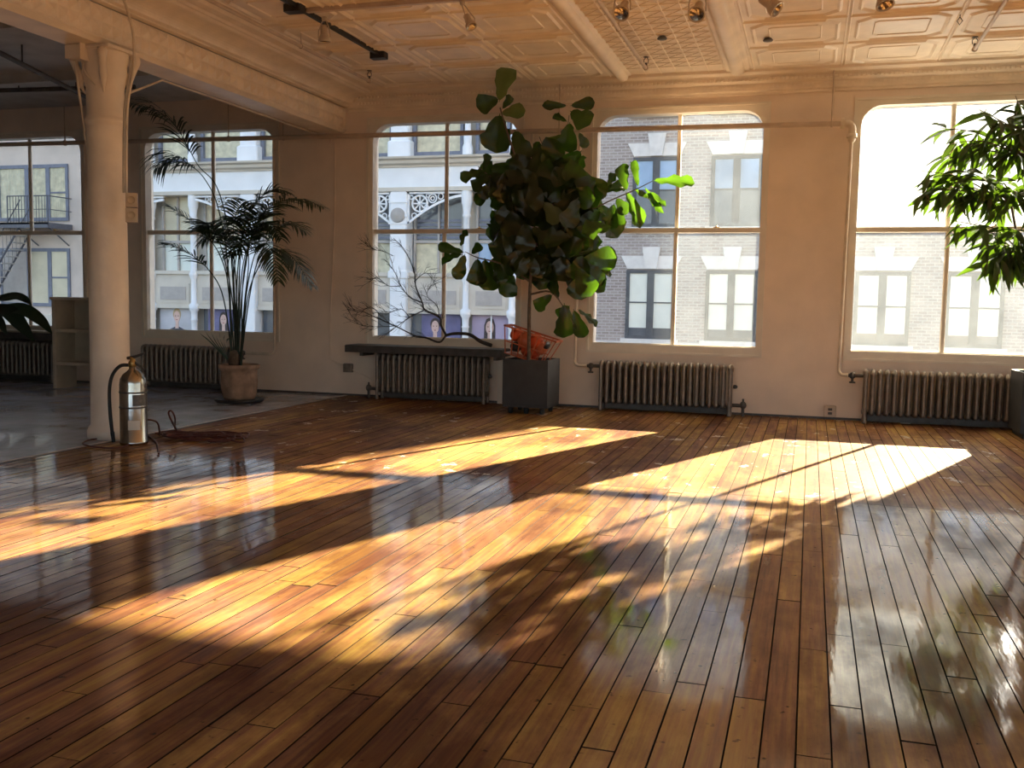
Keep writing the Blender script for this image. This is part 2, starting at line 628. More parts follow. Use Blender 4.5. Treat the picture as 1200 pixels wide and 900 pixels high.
M['tread'] = mat('fire_escape_tread', (0.40, 0.38, 0.36), 0.7)
M['asphalt'] = mat('asphalt', (0.10, 0.10, 0.10), 0.9)
M['p_lilac'] = mat('poster_lilac', (0.36, 0.30, 0.42), 0.6, var=0.1, scale=2)
M['p_blue'] = mat('poster_blue', (0.13, 0.12, 0.24), 0.6, var=0.2, scale=3)
M['p_grey'] = mat('poster_grey', (0.48, 0.47, 0.50), 0.6, var=0.15, scale=2)
M['skin'] = mat('poster_skin', (0.62, 0.42, 0.36), 0.7)
M['hair'] = mat('poster_hair', (0.05, 0.035, 0.035), 0.7)
M['hairb'] = mat('poster_blond_hair', (0.42, 0.32, 0.18), 0.7)
M['suit'] = mat('poster_dark_suit', (0.05, 0.05, 0.07), 0.7)
M['lip'] = mat('poster_lip', (0.25, 0.05, 0.06), 0.6)
G_CLEAN = glass_mat('window_glass', 0.004)
G_DUSTY = glass_mat('dusty_window_glass', 0.022)
G_HAZY = glass_mat('grimy_window_glass', 0.015)
G_FOG = glass_mat('fogged_window_glass', 0.020)
G_WHITE = glass_mat('caked_window_glass', 0.085)

# ------------------------------------------------------------------ room shell
X0, X1, Y0 = -15.0, 7.6, -13.6
ZC = 3.46
WT = 0.22
HEAD, SILL = 3.155, 0.61
OPEN = [(-13.35, -11.52), (-10.63, -8.77), (-7.93, -6.03), (-4.88, -3.05), (-2.285, -0.475), (0.34, 2.14), (3.70, 5.50)]
w = MB()
w.box(X0 - 0.3, X1 + 0.3, 0, WT, -0.3, SILL)
w.box(X0 - 0.3, X1 + 0.3, 0, WT, HEAD, ZC + 0.3)
edges = [X0 - 0.3] + [e for p in OPEN for e in p] + [X1 + 0.3]
for i in range(0, len(edges), 2):
    w.box(edges[i], edges[i + 1], 0, WT, SILL, HEAD)
build(w, 'wall_back', M['wall'], label='warm beige plaster wall with the row of tall windows', cat='wall', kind='structure')
build(MB().box(X0 - 0.3, X0, Y0 - 0.3, 0, -0.3, ZC + 0.3), 'wall_left', M['wall'], label='plain beige plaster wall at the end of the grey-floored bay', cat='wall', kind='structure')
ROPEN = [(-12.6, -10.6), (-9.8, -7.8), (-7.0, -5.0), (-4.2, -2.2)]         # unseen windows added to the end wall for sky fill, along y
FOPEN = [(-4.6 + 2.45 * i, -2.6 + 2.45 * i) for i in range(5)]               # unseen windows added to the opposite wall for sky fill, along x
for nm, ops, lo, hi, lab in (('wall_right', ROPEN, Y0 - 0.3, 0.0, 'beige plaster end wall with added fill-light windows beyond the lance-leaf tree'), ('wall_front', FOPEN, X0 - 0.3, X1 + 0.3, 'beige plaster wall with added fill-light windows facing the sunlit ones')):
    ed = [lo] + [e for p in ops for e in p] + [hi]
    wm, fm_, gm_ = MB(), MB(), MB()

    def slab(m, a, b_, z0, z1, t0=0.0, t1=0.3):
        if nm == 'wall_right':
            m.box(X1 + t0, X1 + t1, a, b_, z0, z1)
        else:
            m.box(a, b_, Y0 - t1, Y0 - t0, z0, z1)
    slab(wm, lo, hi, -0.3, SILL)
    slab(wm, lo, hi, HEAD, ZC + 0.3)
    for i in range(0, len(ed), 2):
        slab(wm, ed[i], ed[i + 1], SILL, HEAD)
    build(wm, nm, M['wall'], label=lab, cat='wall', kind='structure')
    for i, (a, b_) in enumerate(ops):
        fr_, gl_ = MB(), MB()
        mid = (a + b_) / 2
        for p, q in ((a, a + 0.06), (mid - 0.02, mid + 0.02), (b_ - 0.06, b_)):
            slab(fr_, p, q, SILL, HEAD, 0.04, 0.14)
        for p, q in ((a + 0.06, mid - 0.02), (mid + 0.02, b_ - 0.06)):
            for z0, z1 in ((SILL, SILL + 0.07), (1.87, 1.92), (HEAD - 0.07, HEAD)):
                slab(fr_, p, q, z0, z1, 0.05, 0.13)
        wr = build(fr_, 'window_%d' % ((10 if nm == 'wall_right' else 20) + i), M['trim'], label=('unseen window added for fill light, %s in the wall %s' % (['one', 'two', 'three', 'four', 'five'][i] + ' places along', 'at the end of the room' if nm == 'wall_right' else 'opposite the sunlit windows')), cat='window', kind='structure')
        slab(gl_, a + 0.05, b_ - 0.05, SILL + 0.05, HEAD - 0.05, 0.09, 0.094)
        build(gl_, 'pane', G_CLEAN, wr)
cb = MB()
cb.box(-5.33, X1 + 0.3, Y0 - 0.3, WT, ZC, ZC + 0.25)
ceiling = build(cb, 'ceiling', M['tin'], label='cream painted pressed-tin ceiling', cat='ceiling', kind='structure')
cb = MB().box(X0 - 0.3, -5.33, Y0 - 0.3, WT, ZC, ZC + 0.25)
build(cb, 'ceiling_left', M['grey_tin'], label='grey ceiling over the grey-floored bay', cat='ceiling', kind='structure')

# floor: boards
floor = root('floor', (0, 0, 0), 'glossy worn varnished plank floor', 'floor', kind='structure')
build(MB().box(-5.15, X1, Y0, 0, -0.30, -0.022), 'subfloor', M['gap'], floor)
PW, GAP = 0.0885, 0.0030
unit = MB()      # unit board, centred in x, y 0..1, top at z 0
c = 0.0010
cy_ = 0.0015
hw = (PW - GAP) / 2
vv = []
for (z, e, ey) in ((-0.02, 0, 0), (-c, 0, 0), (0, c, cy_)):
    vv += [(-hw + e, ey, z), (hw - e, ey, z), (hw - e, 1 - ey, z), (-hw + e, 1 - ey, z)]
ff = [(8, 9, 10, 11)]
for Lq in (0, 4):
    for i in range(4):
        j = (i + 1) % 4
        ff.append((Lq + i, Lq + j, Lq + 4 + j, Lq + 4 + i))
unit.add(vv, ff)
unit_me = unit.mesh('plank')
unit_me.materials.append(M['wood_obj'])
unit_me.materials.append(M['grime'])
for pg in unit_me.polygons:
    pg.material_index = 0 if pg.index == 0 else 1
rng = random.Random(3)
boards = []
k0 = math.ceil((-5.15 - 0.187) / PW)
k1 = int((X1 - 0.187) / PW)
for k in range(k0, k1):
    xc = 0.187 + (k + 0.5) * PW
    y = Y0 - rng.random() * 1.5
    while y < -0.02:
        ln = rng.choice([0.7, 0.95, 1.2, 1.5, 1.8, 2.2, 2.7]) * rng.uniform(0.85, 1.15)
        if xc > -1.3 and y < -4.45 and y + ln > -4.35:       # the straight seam across the boards
            ln = -4.35 - y
        ye = min(y + ln, -0.012)
        ys = max(y, Y0)
        if ye - ys > 0.12:
            boards.append((xc, ys, ye, rng.uniform(-0.0009, 0.0006), rng.uniform(-0.006, 0.006), rng.uniform(-0.0006, 0.0006)))
        y += ln


def seen_area(b):
    pts = []
    for x in (b[0] - PW / 2, b[0] + PW / 2):
        for t in (0, 1):
            q = proj((x, max(b[1] + (b[2] - b[1]) * t, -8.3), 0))
            if q is None:
                return 0
            pts.append(q)
    xs = [min(max(p[0], 0), 1200) for p in pts]
    ys = [min(max(p[1], 0), 900) for p in pts]
    (ax, ay), (bx, by), (cx_, cy2), (dx, dy) = [(xs[i], ys[i]) for i in (0, 1, 3, 2)]
    return abs((ax * by - bx * ay) + (bx * cy2 - cx_ * by) + (cx_ * dy - dx * cy2) + (dx * ay - ax * dy)) / 2


boards.sort(key=seen_area, reverse=True)
far = MB()
for i, (xc, ys, ye, dz, ty, tx) in enumerate(boards):
    MX = Matrix.Translation((xc, ys, dz)) @ Matrix.Rotation(ty, 4, 'Y') @ Matrix.Rotation(tx, 4, 'X') @ Matrix.Diagonal((1, ye - ys - 0.0015, 1, 1))
    if i < 300:
        inst('plank', unit_me, floor, MX)
    else:
        far.add([MX @ p for p in unit.v], unit.f)
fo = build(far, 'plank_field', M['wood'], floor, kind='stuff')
fo.data.materials.append(M['grime'])
for pg in fo.data.polygons:
    pg.material_index = 0 if pg.index % len(unit.f) == 0 else 1

# grey painted floor of the bay
gf = MB().box(X0, -5.15, Y0, 0, -0.30, -0.022)
GW = 0.14
x = X0
while x < -5.17:
    xe = min(x + GW, -5.155)
    y = Y0 - rng.random() * 2
    while y < -0.02:
        ln = rng.uniform(2.0, 4.2)
        ys, ye = max(y, Y0), min(y + ln, -0.012)
        if ye > ys + 0.1:
            z = rng.uniform(-0.0008, 0.0005)
            gf.box(x + 0.0015, xe - 0.0015, ys + 0.001, ye - 0.001, -0.02, z)
        y += ln
    x = xe
build(gf, 'floor_left', M['grey_floor'], label='blue-grey painted board floor beyond the iron column', cat='floor', kind='structure')
build(MB().add(*(lambda v: (v, [(0, 1, 2, 3), (4, 5, 1, 0), (3, 2, 6, 7)]))([(-5.17, Y0, 0.004), (-5.125, Y0, 0.004), (-5.125, -0.02, 0.004), (-5.17, -0.02, 0.004), (-5.18, Y0, -0.002), (-5.11, Y0, -0.002), (-5.11, -0.02, -0.002), (-5.18, -0.02, -0.002)])), 'trim_1', M['strip'], label='thin pale worn strip between the grey and varnished floors', cat='floor strip', kind='structure')

# baseboards between radiators
bb = MB()
for a, b_ in ((X0, X1),):
    bb.box(a, b_, -0.012, 0.0, 0.0, 0.022)
build(bb, 'baseboard_back', M['iron_dark'], label='low dark strip where the window wall meets the floor', cat='baseboard', kind='structure')


# ------------------------------------------------------------------ windows
def make_window(idx, xa, xb, label, glassmats):
    xm = (xa + xb) / 2
    r = root('window_%d' % idx, (xm, 0, SILL), label, 'window', kind='structure')
    gx0, gx1, gz0, gz1 = xa + 0.058, xb - 0.052, 0.694, 3.092
    R = 0.20
    K = 6
    inner, outer = [(gx0, gz0), (gx1, gz0)], [(xa, SILL), (xb, SILL)]
    for i in range(K + 1):
        th = math.pi / 2 * i / K
        inner.append((gx1 - R + R * math.cos(th), gz1 - R + R * math.sin(th)))
        t = i / K
        outer.append((xb, gz1 - R + (HEAD - gz1 + R) * min(1, 2 * t)) if t <= 0.5 else (xb - (xb - gx1 + R) * (2 * t - 1), HEAD))
    for i in range(K + 1):
        th = math.pi / 2 + math.pi / 2 * i / K
        inner.append((gx0 + R + R * math.cos(th), gz1 - R + R * math.sin(th)))
        t = i / K
        outer.append((xa + (gx0 + R - xa) * (1 - 2 * t), HEAD) if t <= 0.5 else (xa, HEAD - (HEAD - gz1 + R) * (2 * t - 1)))
    n = len(inner)
    yf, yb = -0.004, 0.15
    fm = MB()
    vs = [(x, yf, z) for x, z in outer] + [(x, yf, z) for x, z in inner] + [(x, yb, z) for x, z in inner] + [(x, yb, z) for x, z in outer]
    fs = []
    for i in range(n):
        j = (i + 1) % n
        fs += [(i, j, n + j, n + i), (n + i, n + j, 2 * n + j, 2 * n + i), (2 * n + i, 2 * n + j, 3 * n + j, 3 * n + i)]
    fm.add(vs, fs)
    build(fm, 'frame', M['trim'], r)
    # raised outer bead
    bd = MB()
    e = 0.012
    bd.box(xa - e, xa + e, -0.022, 0.0, SILL - e, HEAD + e)
    bd.box(xb - e, xb + e, -0.022, 0.0, SILL - e, HEAD + e)
    bd.box(xa + e, xb - e, -0.022, 0.0, HEAD - e, HEAD + e)
    bd.box(xa + e, xb - e, -0.022, 0.0, SILL - e, SILL + e)
    build(bd, 'bead', M['trim'], r)
    zr = 1.897
    yu, yl = 0.11, 0.055
    build(MB().cbox(gx0 - 0.01, gx1 + 0.01, 0.03, 0.135, zr - 0.024, zr + 0.024, 0.006), 'meeting_rail', M['trim'], r)
    build(MB().cbox(xm - 0.021, xm + 0.021, yu - 0.02, yu + 0.02, zr + 0.02, gz1 + 0.01, 0.008), 'mullion', M['trim'], r)
    build(MB().cbox(xm - 0.021, xm + 0.021, yl - 0.02, yl + 0.02, gz0 - 0.01, zr - 0.02, 0.008), 'mullion', M['trim'], r)
    build(MB().cbox(gx0 - 0.02, gx1 + 0.02, yl - 0.025, yl + 0.02, gz0 - 0.03, gz0 + 0.012, 0.006), 'sash_rail', M['trim'], r)
    lk = MB().cbox(xm + 0.38, xm + 0.45, 0.04, 0.08, zr + 0.02, zr + 0.032, 0.004)
    lk.ellipsoid((xm + 0.415, 0.05, zr + 0.037), 0.012, 0.012, 0.014, 8, 4)
    build(lk, 'sash_lock', M['brass'], r)
    pm = [('ul', gx0 - 0.03, xm, zr, gz1 + 0.02, yu, glassmats[0]), ('ur', xm, gx1 + 0.03, zr, gz1 + 0.02, yu, glassmats[1]),
          ('ll', gx0 - 0.03, xm, gz0 - 0.02, zr, yl, glassmats[2]), ('lr', xm, gx1 + 0.03, gz0 - 0.02, zr, yl, glassmats[3])]
    for (_, a, b2, c2, d2, yy, g) in pm:
        build(MB().box(a, b2, yy - 0.002, yy + 0.002, c2, d2), 'pane', g, r)
    # outer stone sill
    build(MB().box(xa, xb, 0.15, WT + 0.12, SILL - 0.10, SILL + 0.03), 'outer_sill', M['stone'], r)
    return r


CL = [G_CLEAN] * 4
make_window(1, *OPEN[0], 'tall window at the far end of the grey-floored bay', CL)
make_window(2, *OPEN[1], 'tall sash window looking out on the building with the fire escape', CL)
make_window(3, *OPEN[2], 'tall sash window behind the potted palm', CL)
make_window(4, *OPEN[3], 'tall sash window above the dark shelf with the dead branch', CL)
make_window(5, *OPEN[4], 'tall sash window right of the fiddle-leaf fig, dusty, facing the brick building', [G_CLEAN, G_HAZY, G_CLEAN, G_HAZY])
make_window(6, *OPEN[5], 'tall sash window glowing white behind the lance-leaf tree', [G_WHITE, G_WHITE, G_FOG, G_FOG])
make_window(7, *OPEN[6], 'tall unseen window added for sun bounce beyond the lance-leaf tree', [G_DUSTY] * 4)  # out of view, added so its sun patch brightens the room

# ------------------------------------------------------------------ cornice along the window wall
cp = [(0.0, 3.24), (-0.02, 3.24), (-0.022, 3.262), (-0.04, 3.275), (-0.045, 3.30), (-0.05, 3.335), (-0.085, 3.36), (-0.09, 3.385), (-0.12, 3.41), (-0.165, 3.43), (-0.17, 3.46)]
cm = MB()
cm.extrude_x(cp, -5.12, X1)
cornice = build(cm, 'trim_2', M['tin'], label='moulded tin cornice under the ceiling above the windows', cat='cornice', kind='structure')
dm = MB()
x = -5.0
while x < 3.2:
    dm.box(x, x + 0.022, -0.058, -0.04, 3.305, 3.333)
    dm.box(x + 0.01, x + 0.034, -0.112, -0.085, 3.364, 3.384)
    x += 0.042
build(dm, 'egg_moulding', M['tin'], cornice, kind='stuff')

# ------------------------------------------------------------------ beam on the column
beam = root('ceiling_beam', (-5.33, -7, 3.01), 'tin-clad ceiling beam resting on the round column', 'beam', kind='structure')
bc = MB()
prof = [(-5.49, 3.32), (-5.49, 3.03), (-5.47, 3.01), (-5.19, 3.01), (-5.17, 3.03), (-5.15, 3.045), (-5.15, 3.055), (-5.165, 3.06), (-5.165, 3.285)]
bc.extrude_y(prof, Y0, -0.001)
build(bc, 'beam_casing', M['tin'], beam)
cv = [(-5.165, 3.292), (-5.10, 3.292), (-5.095, 3.30), (-5.07, 3.306)]
for i in range(9):
    a = math.pi / 2 * i / 8
    cv.append((-5.06 + 0.20 * (1 - math.cos(a)), 3.31 + 0.085 * math.sin(a)))
cv += [(-4.84, 3.40), (-4.82, 3.415), (-4.80, 3.415), (-4.78, 3.432), (-4.70, 3.438), (-4.66, 3.46)]
build(MB().extrude_y(cv, Y0, -0.001), 'cove_moulding', M['tin'], beam)
cv2 = [(-5.49, 3.30), (-5.55, 3.31), (-5.60, 3.36), (-5.70, 3.42), (-5.85, 3.46)]
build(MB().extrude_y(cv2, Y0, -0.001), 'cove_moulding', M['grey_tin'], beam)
TS = 0.113
tile = MB()
h = TS / 2 - 0.005
tile.add([(0, -h, -h), (0, h, -h), (0, h, h), (0, -h, h), (0.028, 0, 0)], [(0, 1, 4), (1, 2, 4), (2, 3, 4), (3, 0, 4)])
tile_me = tile.mesh('tin_tile')
tile_me.materials.append(M['tin'])
for i in range(60):
    for j in range(2):
        inst('tin_tile', tile_me, beam, Matrix.Translation((-5.165, -0.06 - TS * (i + 0.5), 3.06 + TS * (j + 0.5))))

# ------------------------------------------------------------------ ceiling relief
def ring(mb, poly_o, poly_i, z, h):
    n = len(poly_o)
    mid = [((a[0] + b2[0]) / 2, (a[1] + b2[1]) / 2) for a, b2 in zip(poly_o, poly_i)]
    vs = [(x, y, z) for x, y in poly_o] + [(x, y, z - h) for x, y in mid] + [(x, y, z) for x, y in poly_i]
    fs = []
    for i in range(n):
        j = (i + 1) % n
        fs += [(i, j, n + j, n + i), (n + i, n + j, 2 * n + j, 2 * n + i)]
    mb.add(vs, fs)


def octo(hx, hy, c):
    return [(-hx + c, -hy), (hx - c, -hy), (hx, -hy + c), (hx, hy - c), (hx - c, hy), (-hx + c, hy), (-hx, hy - c), (-hx, -hy + c)]


def panel_mesh(sx, sy):
    p = MB()
    hx, hy = sx / 2 - 0.004, sy / 2 - 0.004
    p.add([(-hx, -hy, -0.003), (hx, -hy, -0.003), (hx, hy, -0.003), (-hx, hy, -0.003)], [(3, 2, 1, 0)])
    ring(p, octo(hx - 0.055, hy - 0.055, 0.11), octo(hx - 0.095, hy - 0.095, 0.10), -0.003, 0.016)
    ring(p, octo(hx - 0.20, hy - 0.20, 0.03), octo(hx - 0.215, hy - 0.215, 0.03), -0.003, 0.008)
    ring(p, octo(hx, hy, 0.004), octo(hx - 0.02, hy - 0.02, 0.004), -0.003, 0.010)
    me = p.mesh('ceiling_panel')
    me.materials.append(M['tin'])
    return me


PS = 0.845
pme = panel_mesh(PS, PS)
ys_ = [-0.15 - PS * (j + 0.5) for j in range(7)]
for xc in (-4.17, -3.325, -2.48):
    for y in ys_:
        inst('ceiling_panel', pme, ceiling, Matrix.Translation((xc + 0.0, y, ZC)))
for i in range(6):
    for y in ys_:
        inst('ceiling_panel', pme, ceiling, Matrix.Translation((-0.665 + 0.44 + PS * i, y, ZC)))
rib = []
for i in range(9):
    a = math.pi * i / 8
    rib.append((-0.06 * math.cos(a), -0.055 * math.sin(a)))
rp = [(-0.085, 0), (-0.085, -0.012)] + [(x, z - 0.012) for x, z in rib] + [(0.085, -0.012), (0.085, 0)]
for xr in (-1.945, ):
    build(MB().extrude_y([(xr + a, ZC + b2) for a, b2 in rp], -8.0, -0.17, True), 'ceiling_rib', M['tin'], ceiling)
rp2 = [(-0.12, 0), (-0.115, -0.015), (-0.09, -0.02)] + [(x * 1.15, z * 0.8 - 0.02) for x, z in rib] + [(0.09, -0.02), (0.115, -0.015), (0.12, 0)]
build(MB().extrude_y([(-0.79 + a, ZC + b2) for a, b2 in rp2], -8.0, -0.17, True), 'ceiling_rib', M['tin'], ceiling)
lat = MB()


def ridge(p, q, w2=0.005, h2=0.006):
    p, q = Vector(p), Vector(q)
    t = (q - p).normalized()
    s = Vector((-t.y, t.x, 0)) * w2
    lat.add([p - s, p + Vector((0, 0, -h2)), p + s, q - s, q + Vector((0, 0, -h2)), q + s], [(0, 1, 4, 3), (1, 2, 5, 4)])


lx = [-1.86 + 0.157 * i for i in range(7)]
ly = [-0.45 - 0.17 * j for j in range(22)]
for xx in lx:
    ridge((xx, -4.2, ZC - 0.001), (xx, -0.18, ZC - 0.001), 0.007, 0.008)
for yy in ly:
    ridge((lx[0], yy, ZC - 0.001), (lx[-1], yy, ZC - 0.001))
for a in range(6):
    for b2 in range(21):
        ridge((lx[a], ly[b2], ZC - 0.001), (lx[a + 1], ly[b2 + 1], ZC - 0.001), 0.004, 0.005)
        ridge((lx[a + 1], ly[b2], ZC - 0.001), (lx[a], ly[b2 + 1], ZC - 0.001), 0.004, 0.005)
build(lat, 'lattice_relief', M['tin'], ceiling, kind='stuff')
# beams and ducts of the dim bay
gb = MB()
for yy in (-1.6, -3.4, -5.2):
    gb.box(-14.9, -5.9, yy - 0.05, yy + 0.05, 3.36, 3.46)
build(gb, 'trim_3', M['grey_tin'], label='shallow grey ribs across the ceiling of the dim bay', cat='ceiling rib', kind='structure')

# ------------------------------------------------------------------ column
CX, CY = -5.30, -3.83
colr = root('column', (CX, CY, 0), 'round cream-painted iron column with a flared capital', 'column', kind='structure')
cpf = [(0.001, 0.0), (0.18, 0.0), (0.18, 0.06), (0.165, 0.09), (0.152, 0.11), (0.150, 0.4), (0.146, 1.4), (0.140, 2.42), (0.142, 2.44), (0.155, 2.455), (0.157, 2.475), (0.142, 2.49), (0.139, 2.51), (0.139, 2.72), (0.146, 2.74), (0.150, 2.76), (0.158, 2.80), (0.168, 2.83), (0.162, 2.86), (0.165, 2.90), (0.175, 2.93), (0.178, 2.99)]
build(MB().lathe(cpf, (CX, CY, 0), 32), 'shaft', M['tin'], colr)
build(MB().cbox(CX - 0.2, CX + 0.2, CY - 0.2, CY + 0.2, 2.985, 3.01, 0.004), 'abacus', M['tin'], colr)
for a in range(4):
    th = math.radians(215 + 90 * a)
    d = Vector((math.cos(th), math.sin(th), 0))
    base = Vector((CX, CY, 0))
    lf = MB()
    sp = [base + d * 0.205 + Vector((0, 0, 2.985)), base + d * 0.225 + Vector((0, 0, 2.94)), base + d * 0.20 + Vector((0, 0, 2.86)), base + d * 0.175 + Vector((0, 0, 2.80)), base + d * 0.172 + Vector((0, 0, 2.74)), base + d * 0.142 + Vector((0, 0, 2.67))]
    lf.tube(bez(sp, 4), [0.03, 0.033, 0.036, 0.037, 0.036, 0.034, 0.03, 0.028, 0.028, 0.028, 0.03, 0.031, 0.03, 0.028, 0.025, 0.022, 0.02, 0.016, 0.012, 0.008, 0.004], 8)
    build(lf, 'leaf_bracket', M['tin'], colr)

# ------------------------------------------------------------------ across the street
YS = 18.0
build(MB().box(-60, 50, 0.6, 90, -9.2, -9.0), 'street', M['asphalt'], label='asphalt street far below the windows', cat='street', kind='structure')

# brick building: tall part ends at x = 5.38, a lower wing goes on
bk = root('brick_building', (-1, YS, -9), 'pale brick building with dark paired windows across the street', 'building')
build(MB().box(-6.6, 5.38, YS, YS + 12, -9.0, 22.0), 'wall', M['brick'], bk)
build(MB().box(5.38, 20.0, YS, YS + 10, -9.0, 7.2), 'wing_wall', M['brick'], bk)
build(MB().box(5.38, 20.1, YS - 0.25, YS, 6.9, 7.3), 'parapet', M['stone'], bk)


def brick_window(xa, xb, z0, z1, glass, two=True):
    f = MB()
    f.box(xa, xb, YS - 0.06, YS, z0, z0 + 0.10)
    f.box(xa, xb, YS - 0.06, YS, z1 - 0.10, z1)
    xm = (xa + xb) / 2
    for a, b2 in ((xa, xa + 0.10), (xm - 0.10, xm + 0.10), (xb - 0.10, xb)):
        f.box(a, b2, YS - 0.06, YS, z0 + 0.10, z1 - 0.10)
    zm = z0 + (z1 - z0) * 0.53
    f.box(xa + 0.1, xm - 0.1, YS - 0.05, YS, zm - 0.02, zm + 0.02)
    f.box(xm + 0.1, xb - 0.1, YS - 0.05, YS, zm - 0.02, zm + 0.02)
    wd = build(f, 'window', M['dframe'], bk)
    for a, b2 in ((xa + 0.1, xm - 0.1), (xm + 0.1, xb - 0.1)):
        build(MB().box(a, b2, YS - 0.02, YS - 0.005, zm + 0.02, z1 - 0.1), 'pane', glass[0], wd)
        build(MB().box(a, b2, YS - 0.02, YS - 0.005, z0 + 0.1 + (0.22 if glass[1] is M['blind'] else 0.0), zm - 0.02), 'pane', glass[1], wd)
        if glass[1] is M['blind']:
            build(MB().box(a, b2, YS - 0.02, YS - 0.005, z0 + 0.1, z0 + 0.32), 'pane', M['darkglass'], wd)
    # splayed lintel with keystone, sill
    build(MB().prism([(xa + 0.02, z1 + 0.03), (xb - 0.02, z1 + 0.03), (xb + 0.17, z1 + 0.40), (xa - 0.17, z1 + 0.40)], YS - 0.05, YS), 'lintel', M['stone'], bk)
    build(MB().prism([(xm - 0.16, z1 + 0.03), (xm + 0.16, z1 + 0.03), (xm + 0.26, z1 + 0.66), (xm - 0.26, z1 + 0.66)], YS - 0.12, YS), 'keystone', M['stone'], bk)
    build(MB().box(xa - 0.12, xb + 0.12, YS - 0.15, YS, z0 - 0.14, z0), 'sill', M['stone'], bk)


for xa in (-5.16, -2.88, -0.86, 1.12, 3.41, 5.9):
    brick_window(xa, xa + 1.42, 0.07, 2.06, (M['blind'], M['blind']))
    brick_window(xa + (0.11 if xa < -4 else 0.05), xa + 1.45, 3.28, 5.26, (M['ref'], M['darkglass']))
    if xa < 3:
        brick_window(xa + 0.08, xa + 1.45, 6.52, 8.5, (M['ref'], M['darkglass']))
build(MB().box(-6.6, 20.0, YS - 0.10, YS, -0.28, -0.02), 'string_course', M['stone'], bk)

# white cast-iron front
wb = root('white_building', (-15, YS, -9), 'ornate white cast-iron shop building with fretwork brackets across the street', 'building')
build(MB().box(-23.4, -6.9, YS + 0.5, YS + 12, -9.0, 22.0), 'wall', M['cf'], wb)
build(MB().box(-23.4, -6.9, YS - 0.15, YS + 0.5, 4.52, 5.13), 'fascia', M['wf'], wb)
build(MB().box(-23.4, -6.9, YS - 0.22, YS + 0.5, 4.40, 4.52), 'fascia_moulding', M['cf'], wb)
build(MB().extrude_x([(YS + 0.5, 5.13), (YS - 0.2, 5.13), (YS - 0.22, 5.18), (YS - 0.34, 5.23), (YS - 0.36, 5.32), (YS - 0.48, 5.36), (YS - 0.5, 5.42), (YS + 0.5, 5.46)], -23.4, -6.9), 'cornice', M['cf'], wb)
build(MB().box(-23.4, -6.9, YS - 0.02, YS + 0.5, 0.74, 1.80), 'spandrel', M['cf'], wb)
build(MB().box(-23.4, -6.9, YS - 0.10, YS + 0.5, 1.80, 1.92), 'sill', M['cf'], wb)
build(MB().box(-23.4, -6.9, YS - 0.08, YS + 0.5, 0.66, 0.76), 'sill', M['cf'], wb)
build(MB().box(-23.4, -6.9, YS - 0.05, YS + 0.5, -2.4, -1.6), 'spandrel', M['cf'], wb)
PIL = [-22.95, -17.6, -12.29, -7.35]
THIN = [-21.37, -19.73, -15.85, -14.1, -10.1, -8.62]
for xp in PIL:
    p = MB()
    p.cbox(xp - 0.27, xp + 0.27, YS - 0.22, YS + 0.5, -9.0, 1.85, 0.03)
    p.cbox(xp - 0.32, xp + 0.32, YS - 0.27, YS + 0.5, 1.75, 1.98, 0.03)
    p.cbox(xp - 0.28, xp + 0.28, YS - 0.22, YS + 0.5, 1.98, 4.4, 0.03)
    for zz in (3.40, 3.62, 4.05):
        p.box(xp - 0.31, xp + 0.31, YS - 0.25, YS - 0.2, zz, zz + 0.07)
    p.cbox(xp - 0.38, xp + 0.38, YS - 0.22, YS + 0.5, 5.44, 5.95, 0.04)
    p.cbox(xp - 0.30, xp + 0.30, YS - 0.16, YS + 0.5, 5.95, 9.0, 0.04)
    pl = build(p, 'pilaster', M['wf'], wb)
    MR = Matrix.Translation((xp, YS - 0.24, 3.55 + 0.12)) @ Matrix.Rotation(math.pi / 2, 4, 'X')
    build(MB().lathe([(0.23, -0.02), (0.23, 0.03), (0.19, 0.06), (0.15, 0.05), (0.08, 0.10), (0.001, 0.11)], M=MR, n=20), 'rosette', M['tan'], pl)
for xp in THIN:
    p = MB()
    p.lathe([(0.12, -9), (0.12, -0.3), (0.10, -0.2), (0.10, 0.25), (0.13, 0.28), (0.10, 0.32), (0.11, 0.55), (0.16, 0.62), (0.17, 0.78), (0.10, 0.85), (0.09, 1.6), (0.13, 1.70), (0.16, 1.8), (0.10, 1.95), (0.10, 3.6), (0.14, 3.65), (0.11, 3.72), (0.14, 3.95), (0.17, 4.05), (0.17, 4.4)], (xp, YS - 0.05, 0), 12)
    p.lathe([(0.16, 5.44), (0.16, 5.7), (0.12, 5.8), (0.13, 6.1), (0.09, 6.2), (0.08, 8.9)], (xp, YS - 0.05, 0), 12)
    build(p, 'slender_column', M['wf'], wb)
xsall = sorted(PIL + THIN)
